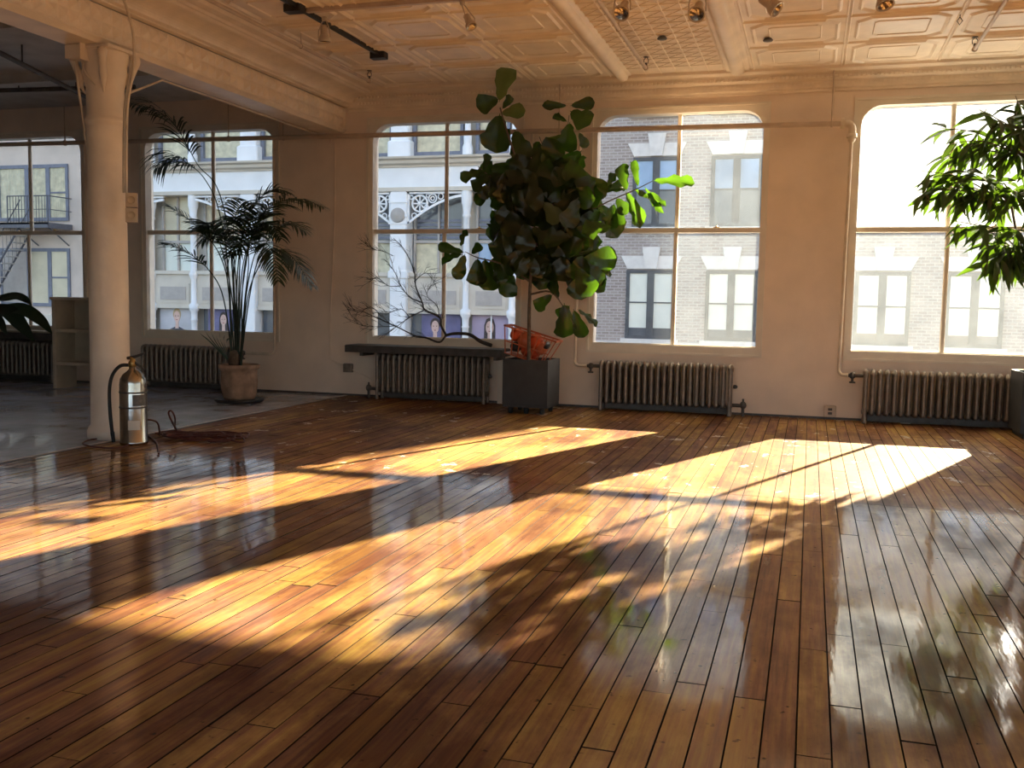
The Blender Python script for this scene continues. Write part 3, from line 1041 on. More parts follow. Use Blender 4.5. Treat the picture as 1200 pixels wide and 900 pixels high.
for a, b2 in zip(xsall[:-1], xsall[1:]):
    ga, gb2 = a + (0.34 if a in PIL else 0.2), b2 - (0.34 if b2 in PIL else 0.2)
    # spandrel panel
    pf = MB().box(ga, gb2, YS - 0.05, YS - 0.01, 0.84, 1.50)
    q = build(pf, 'spandrel_panel', M['cf'], wb)
    build(MB().box(ga + 0.12, gb2 - 0.12, YS - 0.07, YS - 0.045, 0.94, 1.38), 'panel_field', M['tan'], q)
    # middle window
    xm = (ga + gb2) / 2
    f = MB()
    for u, v in ((ga, ga + 0.07), (xm - 0.03, xm + 0.03), (gb2 - 0.07, gb2)):
        f.box(u, v, YS + 0.24, YS + 0.32, 1.92, 4.4)
    f.box(ga + 0.07, xm - 0.03, YS + 0.24, YS + 0.32, 2.85, 2.93)
    f.box(xm + 0.03, gb2 - 0.07, YS + 0.24, YS + 0.32, 2.85, 2.93)
    wd = build(f, 'window', M['tan'], wb)
    low = M['ref'] if abs(a + 10.1) < 0.1 else (M['warmroom'] if a < -17 else M['curtain'])
    build(MB().box(ga, gb2, YS + 0.33, YS + 0.35, 1.92, 2.85), 'pane', low if a > -17.5 else M['blind'], wd)
    build(MB().box(ga, gb2, YS + 0.33, YS + 0.35, 2.93, 4.4), 'pane', M['warmroom'] if a < -17 else M['darkglass'], wd)
    for k in range(5):
        if a > -17:
            build(MB().box(ga + 0.08, gb2 - 0.08, YS + 0.29, YS + 0.31, 2.98 + k * 0.13, 3.06 + k * 0.13), 'blind_slat', M['slate'], wd)
    # upper window
    f = MB()
    for u, v in ((ga, ga + 0.10), (gb2 - 0.10, gb2)):
        f.box(u, v, YS + 0.10, YS + 0.22, 5.46, 9.0)
    f.box(ga + 0.1, gb2 - 0.1, YS + 0.10, YS + 0.22, 5.46, 5.62)
    wd = build(f, 'window', M['slate'], wb)
    build(MB().box(ga + 0.1, gb2 - 0.1, YS + 0.23, YS + 0.25, 5.6, 9.0), 'pane', M['curtain'], wd)
    # shop window at poster height
    build(MB().box(ga, gb2, YS + 0.20, YS + 0.24, -1.6, 0.66), 'shop_window', M['darkglass'], wb)


def bracket(xs, side, length):
    """fretwork spandrel bracket springing from a pilaster"""
    b = MB()
    yb0, yb1 = YS - 0.14, YS - 0.08
    z_top, z_bot = 4.38, 3.42
    # curved lower rim and top rim
    n = 14
    lo = []
    for i in range(n + 1):
        t = i / n
        lo.append((xs + side * length * t, z_bot + (z_top - 0.12 - z_bot) * (1 - (1 - t) ** 1.7)))
    for (p, q) in zip(lo[:-1], lo[1:]):
        b.add([(p[0], yb0, p[1] - 0.04), (q[0], yb0, q[1] - 0.04), (q[0], yb0, q[1] + 0.04), (p[0], yb0, p[1] + 0.04), (p[0], yb1, p[1] - 0.04), (q[0], yb1, q[1] - 0.04), (q[0], yb1, q[1] + 0.04), (p[0], yb1, p[1] + 0.04)],
              [(0, 1, 2, 3), (0, 4, 5, 1), (3, 2, 6, 7), (4, 7, 6, 5)])
    xa, xb = sorted((xs, xs + side * length))
    b.box(xa, xb, yb0, yb1, z_top - 0.06, z_top)
    xa, xb = sorted((xs, xs + side * 0.06))
    b.box(xa, xb, yb0, yb1, z_bot, z_top)

    def hoop(cx_, cz_, r, th, spokes=0):
        pts = [(cx_ + r * math.cos(2 * math.pi * i / 16), (yb0 + yb1) / 2, cz_ + r * math.sin(2 * math.pi * i / 16)) for i in range(17)]
        b.tube(pts, th, 5, cap=False)
        for s in range(spokes):
            a = 2 * math.pi * s / spokes
            b.tube([(cx_, (yb0 + yb1) / 2, cz_), (cx_ + r * math.cos(a), (yb0 + yb1) / 2, cz_ + r * math.sin(a))], th * 0.8, 4, cap=False)
        if spokes:
            b.ellipsoid((cx_, yb0, cz_), r * 0.3, 0.04, r * 0.3, 8, 4)
    hoop(xs + side * 0.40, 4.03, 0.25, 0.035, 8)
    hoop(xs + side * 0.82, 4.18, 0.13, 0.025)
    hoop(xs + side * 0.82, 4.18, 0.06, 0.02)
    hoop(xs + side * 0.22, 3.66, 0.08, 0.02)
    hoop(xs + side * 1.08, 4.24, 0.085, 0.02)
    hoop(xs + side * 1.28, 4.26, 0.06, 0.018)
    hoop(xs + side * 0.62, 3.93, 0.06, 0.018)
    hoop(xs + side * 0.12, 4.22, 0.06, 0.018)
    hoop(xs + side * 0.66, 4.27, 0.05, 0.018)
    build(b, 'fretwork_bracket', M['wf'], wb)


for xp in PIL:
    if xp < -8:
        bracket(xp + 0.28, 1, 1.85)
    if xp > -22:
        bracket(xp - 0.28, -1, 1.85)


def poster(px0, px1, py0, py1, bgm, head, hairm, label, suit=False, long_hair=True, splitx=None):
    """advertising portrait mounted in a shop window: flat print, plain invented face"""
    y = YS + 0.12
    a, b2 = aty(px0, py1, y), aty(px1, py0, y)
    r = root('poster', ((a.x + b2.x) / 2, y, a.z), label, 'poster', 'portrait posters in the shop windows')
    build(MB().box(a.x, b2.x, y, y + 0.03, a.z - 0.4, b2.z), 'backing', bgm, r)
    hx, hz = aty(head[0], head[1], y).x, aty(head[0], head[1], y).z
    s = head[2] / FPX * 28.3
    yy = y - 0.006

    def disc(cx_, cz_, rx, rz, yv, n=20):
        return MB().add([(cx_ + rx * math.cos(2 * math.pi * i / n), yv, cz_ + rz * math.sin(2 * math.pi * i / n)) for i in range(n)] + [(cx_ + rx * math.cos(2 * math.pi * i / n), y, cz_ + rz * math.sin(2 * math.pi * i / n)) for i in range(n)], [tuple(range(n))] + [(i, n + i, n + (i + 1) % n, (i + 1) % n) for i in range(n)])
    if long_hair:
        pts = [(hx - s * 0.75, hz - s * 1.6), (hx - s * 0.72, hz + s * 0.3), (hx - s * 0.45, hz + s * 1.05), (hx, hz + s * 1.25), (hx + s * 0.45, hz + s * 1.05), (hx + s * 0.72, hz + s * 0.3), (hx + s * 0.75, hz - s * 1.6)]
        build(MB().prism(pts, yy, y), 'hair', hairm, r)
    else:
        build(disc(hx, hz + s * 0.35, s * 0.68, s * 0.85, yy), 'hair', hairm, r)
    zb = a.z - 0.38
    sh = [(hx - s * 2.0, zb), (hx - s * 1.8, hz - s * 2.1), (hx - s * 0.35, hz - s * 1.45), (hx + s * 0.35, hz - s * 1.45), (hx + s * 1.8, hz - s * 2.1), (hx + s * 2.0, zb)]
    sh = [(min(max(p[0], a.x), b2.x), p[1]) for p in sh]
    build(MB().prism(sh, yy - 0.002, y), 'shoulders', M['suit'] if suit else M['skin'], r)
    build(MB().prism([(hx - s * 0.28, hz - s * 1.7), (hx + s * 0.28, hz - s * 1.7), (hx + s * 0.25, hz - s * 0.6), (hx - s * 0.25, hz - s * 0.6)], yy - 0.004, y), 'neck', M['skin'], r)
    build(disc(hx, hz, s * 0.52, s * 0.82, yy - 0.006), 'face', M['skin'], r)
    for e in (-1, 1):
        build(disc(hx + e * s * 0.22, hz + s * 0.10, s * 0.12, s * 0.05, yy - 0.008, 10), 'eye', M['hair'], r)
    build(disc(hx, hz - s * 0.45, s * 0.16, s * 0.06, yy - 0.008, 10), 'mouth', M['lip'], r)
    if splitx:
        x = aty(splitx, py0, y).x
        build(MB().box(x - 0.02, x + 0.02, YS + 0.05, YS + 0.08, a.z - 0.3, b2.z), 'glazing_bar', M['wf'], r)


poster(188, 226, 359, 392, M['p_grey'], (207.5, 371, 9.5), M['hairb'], 'pale grey poster of a fair-haired person in a dark jacket', True, False)
poster(244, 272, 361, 392, M['p_blue'], (262, 375, 9), M['hair'], 'dark poster of a long-haired face behind the palm stems', True)
poster(494, 540, 368, 400, M['p_blue'], (510, 383, 9.5), M['hair'], 'deep blue poster of a short-haired face above the dead branch', False, False)
poster(553, 602, 369, 401, M['p_lilac'], (574, 384, 10), M['hair'], 'lilac poster of a long-haired face with bare shoulders', False, True, 576.5)

# pale building with a fire escape
pb = root('fire_escape_building', (-28, YS, -9), 'pale stone building with curtained windows and an iron fire escape', 'building')
build(MB().box(-40, -23.4, YS, YS + 12, -9.0, 20.0), 'wall', M['af'], pb)
build(MB().box(-40, -23.4, YS - 0.15, YS, 6.3, 6.5), 'string_course', M['af'], pb)
build(MB().box(-40, -23.4, YS - 0.12, YS, -0.15, 0.35), 'string_course', M['cf'], pb)
for z0, z1, gm in ((3.60, 5.55, M['curtain']), (0.62, 2.66, M['darkglass']), (6.9, 8.9, M['darkglass'])):
    for xa in (-30.6, -27.75):
        xb = xa + 3.0 if xa > -29 else xa + 2.5
        xs_ = [xa, xa + 1.25, xa + 2.15, xb]
        f = MB()
        f.box(xa, xb, YS - 0.06, YS, z0, z0 + 0.12)
        f.box(xa, xb, YS - 0.06, YS, z1 - 0.12, z1)
        for q in xs_:
            f.box(min(max(q - 0.08, xa), xb - 0.1), min(q + 0.08, xb), YS - 0.06, YS, z0 + 0.12, z1 - 0.12)
        f.box(xs_[2] + 0.08, xb - 0.08, YS - 0.05, YS, (z0 + z1) / 2 - 0.03, (z0 + z1) / 2 + 0.03)
        wd = build(f, 'window', M['slate'], pb)
        for q0, q1 in zip(xs_[:-1], xs_[1:]):
            if gm is M['curtain']:
                cu = MB()
                nf = 18
                xsq = [q0 + 0.06 + (q1 - q0 - 0.12) * i / nf for i in range(nf + 1)]
                cu.add([(x, YS - 0.03 + (0.022 if i % 2 else 0), zz) for zz in (z0 + 0.1, z1 - 0.1) for i, x in enumerate(xsq)], [(i, i + 1, nf + 2 + i, nf + 1 + i) for i in range(nf)])
                build(cu, 'curtain', M['curtain'], wd)
            else:
                build(MB().box(q0 + 0.06, q1 - 0.06, YS - 0.03, YS - 0.01, z0 + 0.1, z1 - 0.1), 'pane', M['warmroom'] if q0 > -26.8 else M['tan'], wd)
fe = root('fire_escape', (-26.3, YS - 0.6, 3.45), 'dark iron fire escape with slanting stairs on the pale stone building', 'fire escape')
yA, yB = YS - 1.15, YS - 0.05
pf = MB()
for i in range(10):
    yy = yA + (yB - yA) * i / 9
    pf.box(-27.9, -24.62, yy - 0.03, yy + 0.03, 3.40, 3.46)
pf.box(-27.9, -24.62, yA - 0.03, yA, 3.28, 3.46)
pf.box(-24.66, -24.60, yA, yB, 3.28, 3.46)
build(pf, 'platform', M['fire'], fe)
rl = MB()
rl.tube([(-26.3, yA, 4.35), (-24.62, yA, 4.35), (-24.62, yB, 4.35)], 0.02, 6)
rl.tube([(-26.3, yA, 3.9), (-24.62, yA, 3.9), (-24.62, yB, 3.9)], 0.012, 6)
build(rl, 'handrail', M['fire'], fe)
for i in range(15):
    xx = -26.3 + 1.68 * i / 14
    build(MB().tube([(xx, yA, 3.46), (xx, yA, 4.35)], 0.022 if i % 7 == 0 else 0.011, 5), 'baluster', M['fire'], fe)
for xx in (-26.1, -24.8):
    build(MB().tube([(xx, yA + 0.1, 3.38), (xx, YS, 2.75)], 0.025, 5), 'bracket', M['fire'], fe)
st0, st1 = Vector((-25.9, 0, 3.40)), Vector((-28.0, 0, 0.55))
for yy in (YS - 1.0, YS - 0.4):
    s = MB()
    s.tube([(st0.x, yy, st0.z), (st1.x, yy, st1.z)], 0.045, 4)
    build(s, 'stringer', M['fire'], fe)
    s = MB().tube([(st0.x, yy, st0.z + 0.85), (st1.x, yy, st1.z + 0.85)], 0.02, 6)
    build(s, 'handrail', M['fire'], fe)
    for i in range(12):
        p = st0.lerp(st1, (i + 0.5) / 12)
        build(MB().tube([(p.x, yy, p.z), (p.x, yy, p.z + 0.85)], 0.010, 4), 'baluster', M['fire'], fe)
for i in range(12):
    p = st0.lerp(st1, (i + 0.5) / 12)
    build(MB().box(p.x - 0.12, p.x + 0.12, YS - 1.0, YS - 0.4, p.z - 0.02, p.z + 0.02), 'tread', M['tread'], fe)


# ------------------------------------------------------------------ radiators
sec = MB()
for yy in (-0.068, 0.0, 0.068):
    sec.lathe([(0.0185, 0.10), (0.019, 0.30), (0.0185, 0.47)], (0, yy, 0), 8)
sec.ellipsoid((0, 0, 0.478), 0.030, 0.094, 0.052, 10, 6)
sec.ellipsoid((0, 0, 0.105), 0.030, 0.094, 0.036, 10, 6)
sec_me = sec.mesh('section')
sec_me.materials.append(M['iron'])
RY = -0.15


def radiator(x0, x1, n, label, valve=1, inlet=-1):
    r = root('radiator', ((x0 + x1) / 2, RY, 0), label, 'radiator', 'cast-iron radiators under the windows')
    pitch = (x1 - x0) / n
    for i in range(n):
        inst('section', sec_me, r, Matrix.Translation((x0 + pitch * (i + 0.5), RY, 0)) @ Matrix.Diagonal((pitch / 0.0665, 1, 1, 1)))
    for xe in (x0 + pitch * 0.5, x1 - pitch * 0.5):
        for yy in (-0.068, 0.068):
            build(MB().lathe([(0.001, 0), (0.024, 0.0), (0.022, 0.02), (0.016, 0.05), (0.017, 0.10)], (xe, RY + yy, 0), 10), 'foot', M['iron'], r)
    build(MB().cbox(x0 + 0.06, x1 - 0.06, RY + 0.03, RY + 0.06, 0.02, 0.10, 0.006), 'dark_back_strip', M['iron_dark'], r)  # dark strip low behind the sections
    if valve:
        v = MB()
        xv = x1 if valve > 0 else x0
        s = 1 if valve > 0 else -1
        v.tube([(xv - s * 0.02, RY, 0.11), (xv + s * 0.10, RY, 0.11)], 0.018, 8)
        v.ellipsoid((xv + s * 0.10, RY, 0.115), 0.035, 0.035, 0.04, 10, 6)
        v.tube([(xv + s * 0.10, RY, 0.10), (xv + s * 0.10, RY, 0.0)], 0.016, 8)
        v.tube([(xv + s * 0.10, RY, 0.14), (xv + s * 0.10, RY, 0.18)], 0.010, 6)
        build(v, 'valve', M['iron_dark'], r)
    if inlet:
        v = MB()
        xv = x1 if inlet > 0 else x0
        s = 1 if inlet > 0 else -1
        v.tube([(xv - s * 0.02, RY, 0.46), (xv + s * 0.13, RY, 0.46)], 0.018, 8)
        v.ellipsoid((xv + s * 0.09, RY, 0.46), 0.034, 0.034, 0.034, 10, 6)
        v.tube([(xv + s * 0.09, RY, 0.46), (xv + s * 0.09, RY, 0.40)], 0.013, 8)
        v.lathe([(0.001, 0.385), (0.03, 0.385), (0.03, 0.40), (0.001, 0.405)], (xv + s * 0.09, RY, 0), 10)
        build(v, 'inlet_valve', M['iron_dark'], r)
    build(MB().lathe([(0.012, 0), (0.02, 0.005), (0.02, 0.03), (0.008, 0.045)], M=Matrix.Translation((x1 - 0.005, RY, 0.30)) @ Matrix.Rotation(math.pi / 2, 4, 'Y'), n=8), 'air_vent', M['iron_dark'], r)
    return r


radiator(-10.35, -9.10, 18, 'cast-iron radiator under the ledge beside the cream bookcase', 0, 0)
radiator(-7.82, -6.52, 19, 'cast-iron radiator behind the potted palm', 0, 1)
radiator(-4.69, -3.35, 20, 'cast-iron radiator under the dark shelf with the dead branch', -1, 0)
radiator(-2.12, -0.72, 21, 'silvery brown radiator between the fig planter and the wall outlet', 1, -1)
radiator(0.51, 1.97, 22, 'silvery brown radiator behind the lance-leaf tree planter', 0, -1)

# shelf and ledge
sh = root('radiator_shelf', (-4.06, -0.19, 0.53), 'thick dark slate shelf over the radiator, carrying the dead branch', 'shelf')
build(MB().cbox(-4.99, -3.14, -0.37, -0.026, 0.53, 0.612, 0.01), 'board', M['shelf_dark'], sh)
for xx in (-4.80, -3.22):
    build(MB().box(xx - 0.02, xx + 0.02, -0.33, -0.026, 0.49, 0.53), 'bracket', M['iron_dark'], sh)
build(MB().box(-3.27, -3.19, -0.08, -0.026, 0.0, 0.49), 'post', M['trim'], sh)
lg = root('radiator_ledge', (-9.8, -0.17, 0.54), 'dark ledge with a pale top over the radiator beside the bookcase', 'shelf')
build(MB().cbox(-10.62, -8.98, -0.35, -0.026, 0.54, 0.63, 0.008), 'board', M['shelf_dark'], lg)
build(MB().cbox(-10.64, -8.96, -0.37, -0.026, 0.631, 0.655, 0.006), 'top', M['cream'], lg)
build(MB().box(-8.99, -8.96, -0.33, -0.026, 0.0, 0.54), 'support_panel', M['shelf_dark'], lg)
build(MB().box(-10.64, -10.61, -0.33, -0.026, 0.0, 0.54), 'support_panel', M['shelf_dark'], lg)

# bookcase
bx = root('bookcase', (-8.33, -0.62, 0), 'low cream wooden bookcase with two shelves beside the column', 'bookcase')
bx0, bx1, by0, by1 = -8.60, -8.03, -0.80, -0.46
for x in (bx0, bx1 - 0.05):
    build(MB().cbox(x, x + 0.05, by0, by1, 0.0, 1.05, 0.004), 'side_panel', M['cream'], bx)
build(MB().cbox(bx0 - 0.015, bx1 + 0.015, by0 - 0.015, by1, 1.05, 1.085, 0.005), 'top', M['cream'], bx)
for z in (0.28, 0.67):
    build(MB().box(bx0 + 0.05, bx1 - 0.05, by0 + 0.005, by1 - 0.02, z, z + 0.035), 'shelf', M['cream'], bx)
build(MB().box(bx0 + 0.05, bx1 - 0.05, by1 - 0.018, by1, 0.28, 1.05), 'back_panel', M['cream'], bx)

# ------------------------------------------------------------------ steam pipes on the window wall
YP = -0.12
sp_ = root('steam_pipe', (-4, YP, 2.9), 'long painted steam pipe crossing the windows, hung on thin rods', 'pipe')
zl, zr_ = 3.005, 2.905


def pz(x):
    return zl + (zr_ - zl) * (x + 10.5) / 10.8


PR = 0.027
build(MB().tube([(-14.9, YP, pz(-14.9)), (-5.0, YP, pz(-5.0)), (0.27, YP, pz(0.27))], PR, 12), 'run', M['pipe'], sp_)
el = MB()
el.tube([(0.22, YP, pz(0.25))] + [(0.25 + 0.06 * math.sin(a), YP, pz(0.25) - 0.06 + 0.06 * math.cos(a)) for a in [math.pi / 2 * i / 6 for i in range(7)]] + [(0.31, YP, pz(0.25) - 0.10)], PR + 0.012, 12)
el.lathe([(0.046, -0.018), (0.05, -0.012), (0.05, 0.012), (0.046, 0.018)], M=Matrix.Translation((0.22, YP, pz(0.22))) @ Matrix.Rotation(math.pi / 2, 4, 'Y'), n=12)
el.lathe([(0.046, -0.018), (0.05, -0.012), (0.05, 0.012), (0.046, 0.018)], (0.31, YP, pz(0.25) - 0.12), 12)
el.ellipsoid((0.31, YP, pz(0.25) - 0.155), 0.038, 0.038, 0.035, 12, 6)
build(el, 'elbow', M['white_pipe'], sp_)
for (xr, xt) in ((0.29, 0.375), (-2.39, -2.255), (-6.02, -6.385)):
    s = 1 if xt > xr else -1
    pts = [(xr + (0.02 if xr > 0 else 0), YP, pz(xr) - 0.02), (xr, YP, 0.54)] + [(xr + s * 0.05 * (1 - math.cos(a)), YP - 0.03 * math.sin(a), 0.51 - 0.05 * math.sin(a)) for a in [math.pi / 2 * i / 5 for i in range(6)]] + [(xt, RY, 0.46)]
    build(MB().tube(pts, 0.017, 10), 'riser', M['white_pipe'], sp_)
build(MB().tube([(-2.93, -0.05, pz(-2.93) - 0.01), (-2.93, -0.05, 0.62)], 0.013, 8), 'riser', M['white_pipe'], sp_)
for xh in (0.12, -2.62, -5.9, -6.62, -8.95, -9.0):
    if xh == -9.0:
        continue
    build(MB().tube([(xh, YP, pz(xh) - 0.02), (xh, YP, ZC - 0.02)], 0.008, 6), 'hanger_rod', M['pipe'], sp_)
    build(MB().lathe([(PR + 0.002, -0.01), (PR + 0.008, -0.01), (PR + 0.008, 0.01), (PR + 0.002, 0.01)], M=Matrix.Translation((xh, YP, pz(xh))) @ Matrix.Rotation(math.pi / 2, 4, 'Y'), n=12), 'hanger_clip', M['pipe'], sp_)

# wall conduit with box left of the shelf
cdp = root('wall_conduit', (-5.28, -0.02, 0.5), 'thin painted conduit looping down to a small box left of the shelf', 'conduit')
a = aty(392, 168, -0.02)
b_ = aty(386, 405, -0.02)
c_ = aty(392, 423, -0.02)
d_ = aty(404, 428, -0.02)
build(MB().tube(bez([(a.x - 0.06, -0.02, a.z + 0.02), a, (a.x, -0.02, 2.0), b_, c_, d_], 5), 0.009, 8), 'pipe', M['wall'], cdp)
e_ = aty(408, 431, -0.03)
build(MB().cbox(e_.x - 0.055, e_.x + 0.055, -0.06, 0.0, e_.z - 0.05, e_.z + 0.05, 0.008), 'box', M['iron'], cdp)
f_ = aty(436, 445, -0.02)
build(MB().tube([(e_.x + 0.05, -0.02, e_.z - 0.02), f_], 0.008, 6), 'pipe', M['wall'], cdp)
wo = root('wall_outlet', (0.25, -0.03, 0.03), 'small metal outlet box low on the wall between two radiators', 'outlet')
p0, p1 = aty(965, 490, -0.03), aty(980, 479, -0.03)
build(MB().cbox(p0.x, p1.x, -0.06, -0.012, 0.03, 0.14, 0.006), 'box', M['pipe'], wo)
for zz in (0.065, 0.105):
    build(MB().cbox((p0.x + p1.x) / 2 - 0.02, (p0.x + p1.x) / 2 + 0.02, -0.063, -0.06, zz - 0.012, zz + 0.012, 0.001), 'socket', M['iron_dark'], wo)

# ------------------------------------------------------------------ column fittings
cf = root('column_conduit', (-5.15, -3.9, 1.9), 'cream conduit running down the column to two stacked outlet boxes', 'conduit')
pts = [aty(143, -6, -4.3), aty(150, 14, -4.2), aty(156, 40, -4.07), aty(157, 70, -3.99), aty(153, 100, -3.94), aty(149, 128, -3.94), aty(148, 180, -3.94), aty(148, 226, -3.93)]
build(MB().tube(bez(pts, 4), 0.011, 8), 'pipe', M['white_pipe'], cf)
pts2 = [p + Vector((-0.025, 0.0, 0)) for p in pts[3:]]
build(MB().tube(bez(pts2, 4), 0.008, 8), 'pipe', M['white_pipe'], cf)
for (pxa, pya) in ((154.5, 235), (154.5, 252.5)):
    p = aty(pxa, pya, -3.93)
    MM = Matrix.Translation(p) @ Matrix.Rotation(math.radians(35), 4, 'Z')
    bxm = MB().mbox(MM, 0.085, 0.10, 0.105)
    q = build(bxm, 'outlet_box', M['bakelite'], cf)
    build(MB().lathe([(0.001, 0.0), (0.026, 0.0), (0.028, 0.006), (0.030, 0.006), (0.030, -0.004)], M=MM @ Matrix.Translation((0, -0.052, 0)) @ Matrix.Rotation(math.pi / 2, 4, 'X'), n=16), 'socket', M['bakelite'], q)
bd = root('beam_conduit', (-5.5, -3.5, 2.9), 'thin cream conduit running under the beam from the column to the window wall', 'conduit')


def atx(px, py, X):
    d = ray(px, py)
    return CAM + d * ((X - CAM.x) / d.x)


q1 = atx(152, 109, -5.22)
q2 = atx(190, 94, -5.46)
build(MB().tube([q1, q2, (-5.47, -1.5, 2.995), (-5.48, -0.005, 2.995)], 0.010, 8), 'pipe', M['white_pipe'], bd)
q3, q4 = atx(-20, 13, -5.47), atx(83, 47, -5.47)
build(MB().tube([q3, q4], 0.012, 8), 'pipe', M['white_pipe'], bd)
sb = root('speaker_box', (q4.x, q4.y, q4.z - 0.12), 'small cream box hanging under the beam beside the column capital', 'box')
pc = atx(91, 58, -5.40)
build(MB().cbox(pc.x - 0.07, pc.x + 0.07, pc.y - 0.06, pc.y + 0.06, pc.z - 0.075, 3.008, 0.006), 'body', M['tin'], sb)
build(MB().box(pc.x + 0.075, pc.x + 0.09, pc.y - 0.08, pc.y + 0.05, pc.z - 0.09, pc.z + 0.06), 'flap', M['tin'], sb)
build(MB().tube(bez([(pc.x + 0.05, pc.y, pc.z - 0.07), (pc.x + 0.06, pc.y, pc.z - 0.17), (pc.x + 0.13, pc.y + 0.05, pc.z - 0.27)], 5), 0.009, 6), 'cable', M['white_pipe'], sb)
hc = root('hanging_cable', (-5.45, -3.95, 2.0), 'pale cable hanging from the beam box down the side of the column', 'cable')
t0 = (pc.x - 0.03, pc.y, pc.z - 0.08)
build(MB().tube(bez([t0, atx(100, 160, -5.43), atx(108, 220, -5.42), atx(114, 282, -5.42)], 6), 0.010, 6), 'upper_length', M['white_pipe'], hc)
build(MB().tube(bez([atx(114, 282, -5.42), atx(110, 318, -5.43), atx(111, 380, -5.43), atx(115, 415, -5.40), atx(120, 425, -5.34)], 6), 0.006, 6), 'lower_length', M['cord'], hc)
hk = atx(109.5, 323, -5.42)
build(MB().ellipsoid(hk, 0.035, 0.03, 0.022, 8, 5).ellipsoid(hk + Vector((0.03, 0, 0.04)), 0.02, 0.02, 0.04, 8, 5), 'tape_wrap', M['tin'], hc)

# ------------------------------------------------------------------ fire extinguisher
EX, EY = -4.90, -4.07
ex = root('fire_extinguisher', (EX, EY, 0), 'tall polished steel fire extinguisher with a black hose at the column foot', 'extinguisher')
build(MB().lathe([(0.001, 0.0), (0.098, 0.0), (0.104, 0.01), (0.104, 0.025), (0.100, 0.03), (0.100, 0.46), (0.094, 0.50), (0.075, 0.535), (0.045, 0.56), (0.028, 0.575), (0.026, 0.60), (0.001, 0.60)], (EX, EY, 0), 32), 'body', M['steel'], ex)
build(MB().lathe([(0.022, 0.595), (0.032, 0.60), (0.032, 0.625), (0.02, 0.64), (0.02, 0.665), (0.001, 0.668)], (EX, EY, 0), 14), 'valve_head', M['brass'], ex)
hn = MB()
hn.tube([(EX - 0.045, EY, 0.655), (EX + 0.04, EY - 0.01, 0.672), (EX + 0.125, EY - 0.02, 0.70)], [0.012, 0.011, 0.008], 6)
build(hn, 'lever', M['iron_dark'], ex)
build(MB().tube([(EX + 0.01, EY, 0.63), (EX + 0.07, EY - 0.01, 0.60), (EX + 0.12, EY - 0.02, 0.575)], [0.011, 0.01, 0.008], 6), 'carry_handle', M['iron_dark'], ex)
hs = bez([(EX - 0.02, EY - 0.01, 0.605), (EX - 0.09, EY - 0.03, 0.595), (EX - 0.155, EY - 0.04, 0.52), (EX - 0.175, EY - 0.05, 0.40), (EX - 0.17, EY - 0.05, 0.22), (EX - 0.155, EY - 0.05, 0.08)], 6)
hose = build(MB().tube(hs, 0.0135, 8), 'hose', M['rubber'], ex)
build(MB().tube([(EX - 0.155, EY - 0.05, 0.09), (EX - 0.145, EY - 0.048, 0.012)], [0.016, 0.013], 8), 'nozzle', M['rubber'], hose)
for z0, z1, mm, th0, th1 in ((0.30, 0.385, 'labelp', -55, 10), (0.12, 0.19, 'whitep', -75, -25)):
    lb = MB()
    n = 10
    vs = []
    for i in range(n + 1):
        a = math.radians(th0 + (th1 - th0) * i / n)
        for z in (z0, z1):
            vs.append((EX + 0.1012 * math.cos(a), EY + 0.1012 * math.sin(a), z))
    lb.add(vs, [(2 * i, 2 * i + 2, 2 * i + 3, 2 * i + 1) for i in range(n)], True)
    build(lb, 'printed_label', M[mm], ex)
for z in (0.285, 0.40):
    build(MB().lathe([(0.1005, z - 0.006), (0.103, z - 0.004), (0.103, z + 0.004), (0.1005, z + 0.006)], (EX, EY, 0), 32), 'strap', M['iron_dark'], ex)
# cord heap
cr = root('power_cord', (-4.75, -3.7, 0), 'dark red power cord lying in loose loops on the boards beside the extinguisher', 'cord')
rc = random.Random(11)
pts = []
for k in range(70):
    a = k * 0.62
    ra = 0.26 + 0.10 * math.sin(k * 1.7) + rc.uniform(-0.05, 0.05)
    pts.append((-4.60 + 0.06 * math.sin(k * 0.31) + ra * math.cos(a) * 1.0 + 0.11 * math.sin(k * 0.13), -3.62 + ra * math.sin(a) * 0.62 + rc.uniform(-0.03, 0.03), 0.008 + 0.0008 * (k % 30) + rc.uniform(0, 0.008)))
build(MB().tube(bez(pts, 4), 0.0065, 6), 'coil', M['cord'], cr)
l1 = [atz(161, 512), aty(163, 497, -3.86), aty(172, 492, -3.86), aty(184, 495, -3.80), aty(187, 506, -3.75), atz(187, 511)]
build(MB().tube(bez([Vector((p.x, p.y, max(p.z, 0.008))) for p in l1], 6), 0.0075, 6), 'raised_loop', M['cord'], cr)
l2 = [atz(208, 507), aty(202, 495, -3.60), aty(197.5, 484, -3.60), aty(201, 481.5, -3.60), aty(205, 490, -3.60), atz(205, 503)]
build(MB().tube(bez([Vector((p.x, p.y, max(p.z, 0.008))) for p in l2], 6), 0.0075, 6), 'raised_loop', M['cord'], cr)
l3 = [atz(164, 503), atz(174, 512), atz(183, 520), atz(186, 533)]
build(MB().tube(bez([Vector((p.x, p.y, 0.009)) for p in l3], 6), 0.007, 6), 'tail', M['cord'], cr)
l4 = [atz(160, 518), atz(140, 526), atz(110, 525), atz(97, 521), atz(104, 517), atz(118, 515)]
build(MB().tube(bez([Vector((p.x, p.y, 0.009)) for p in l4], 6), 0.006, 6), 'tail', M['cord'], cr)

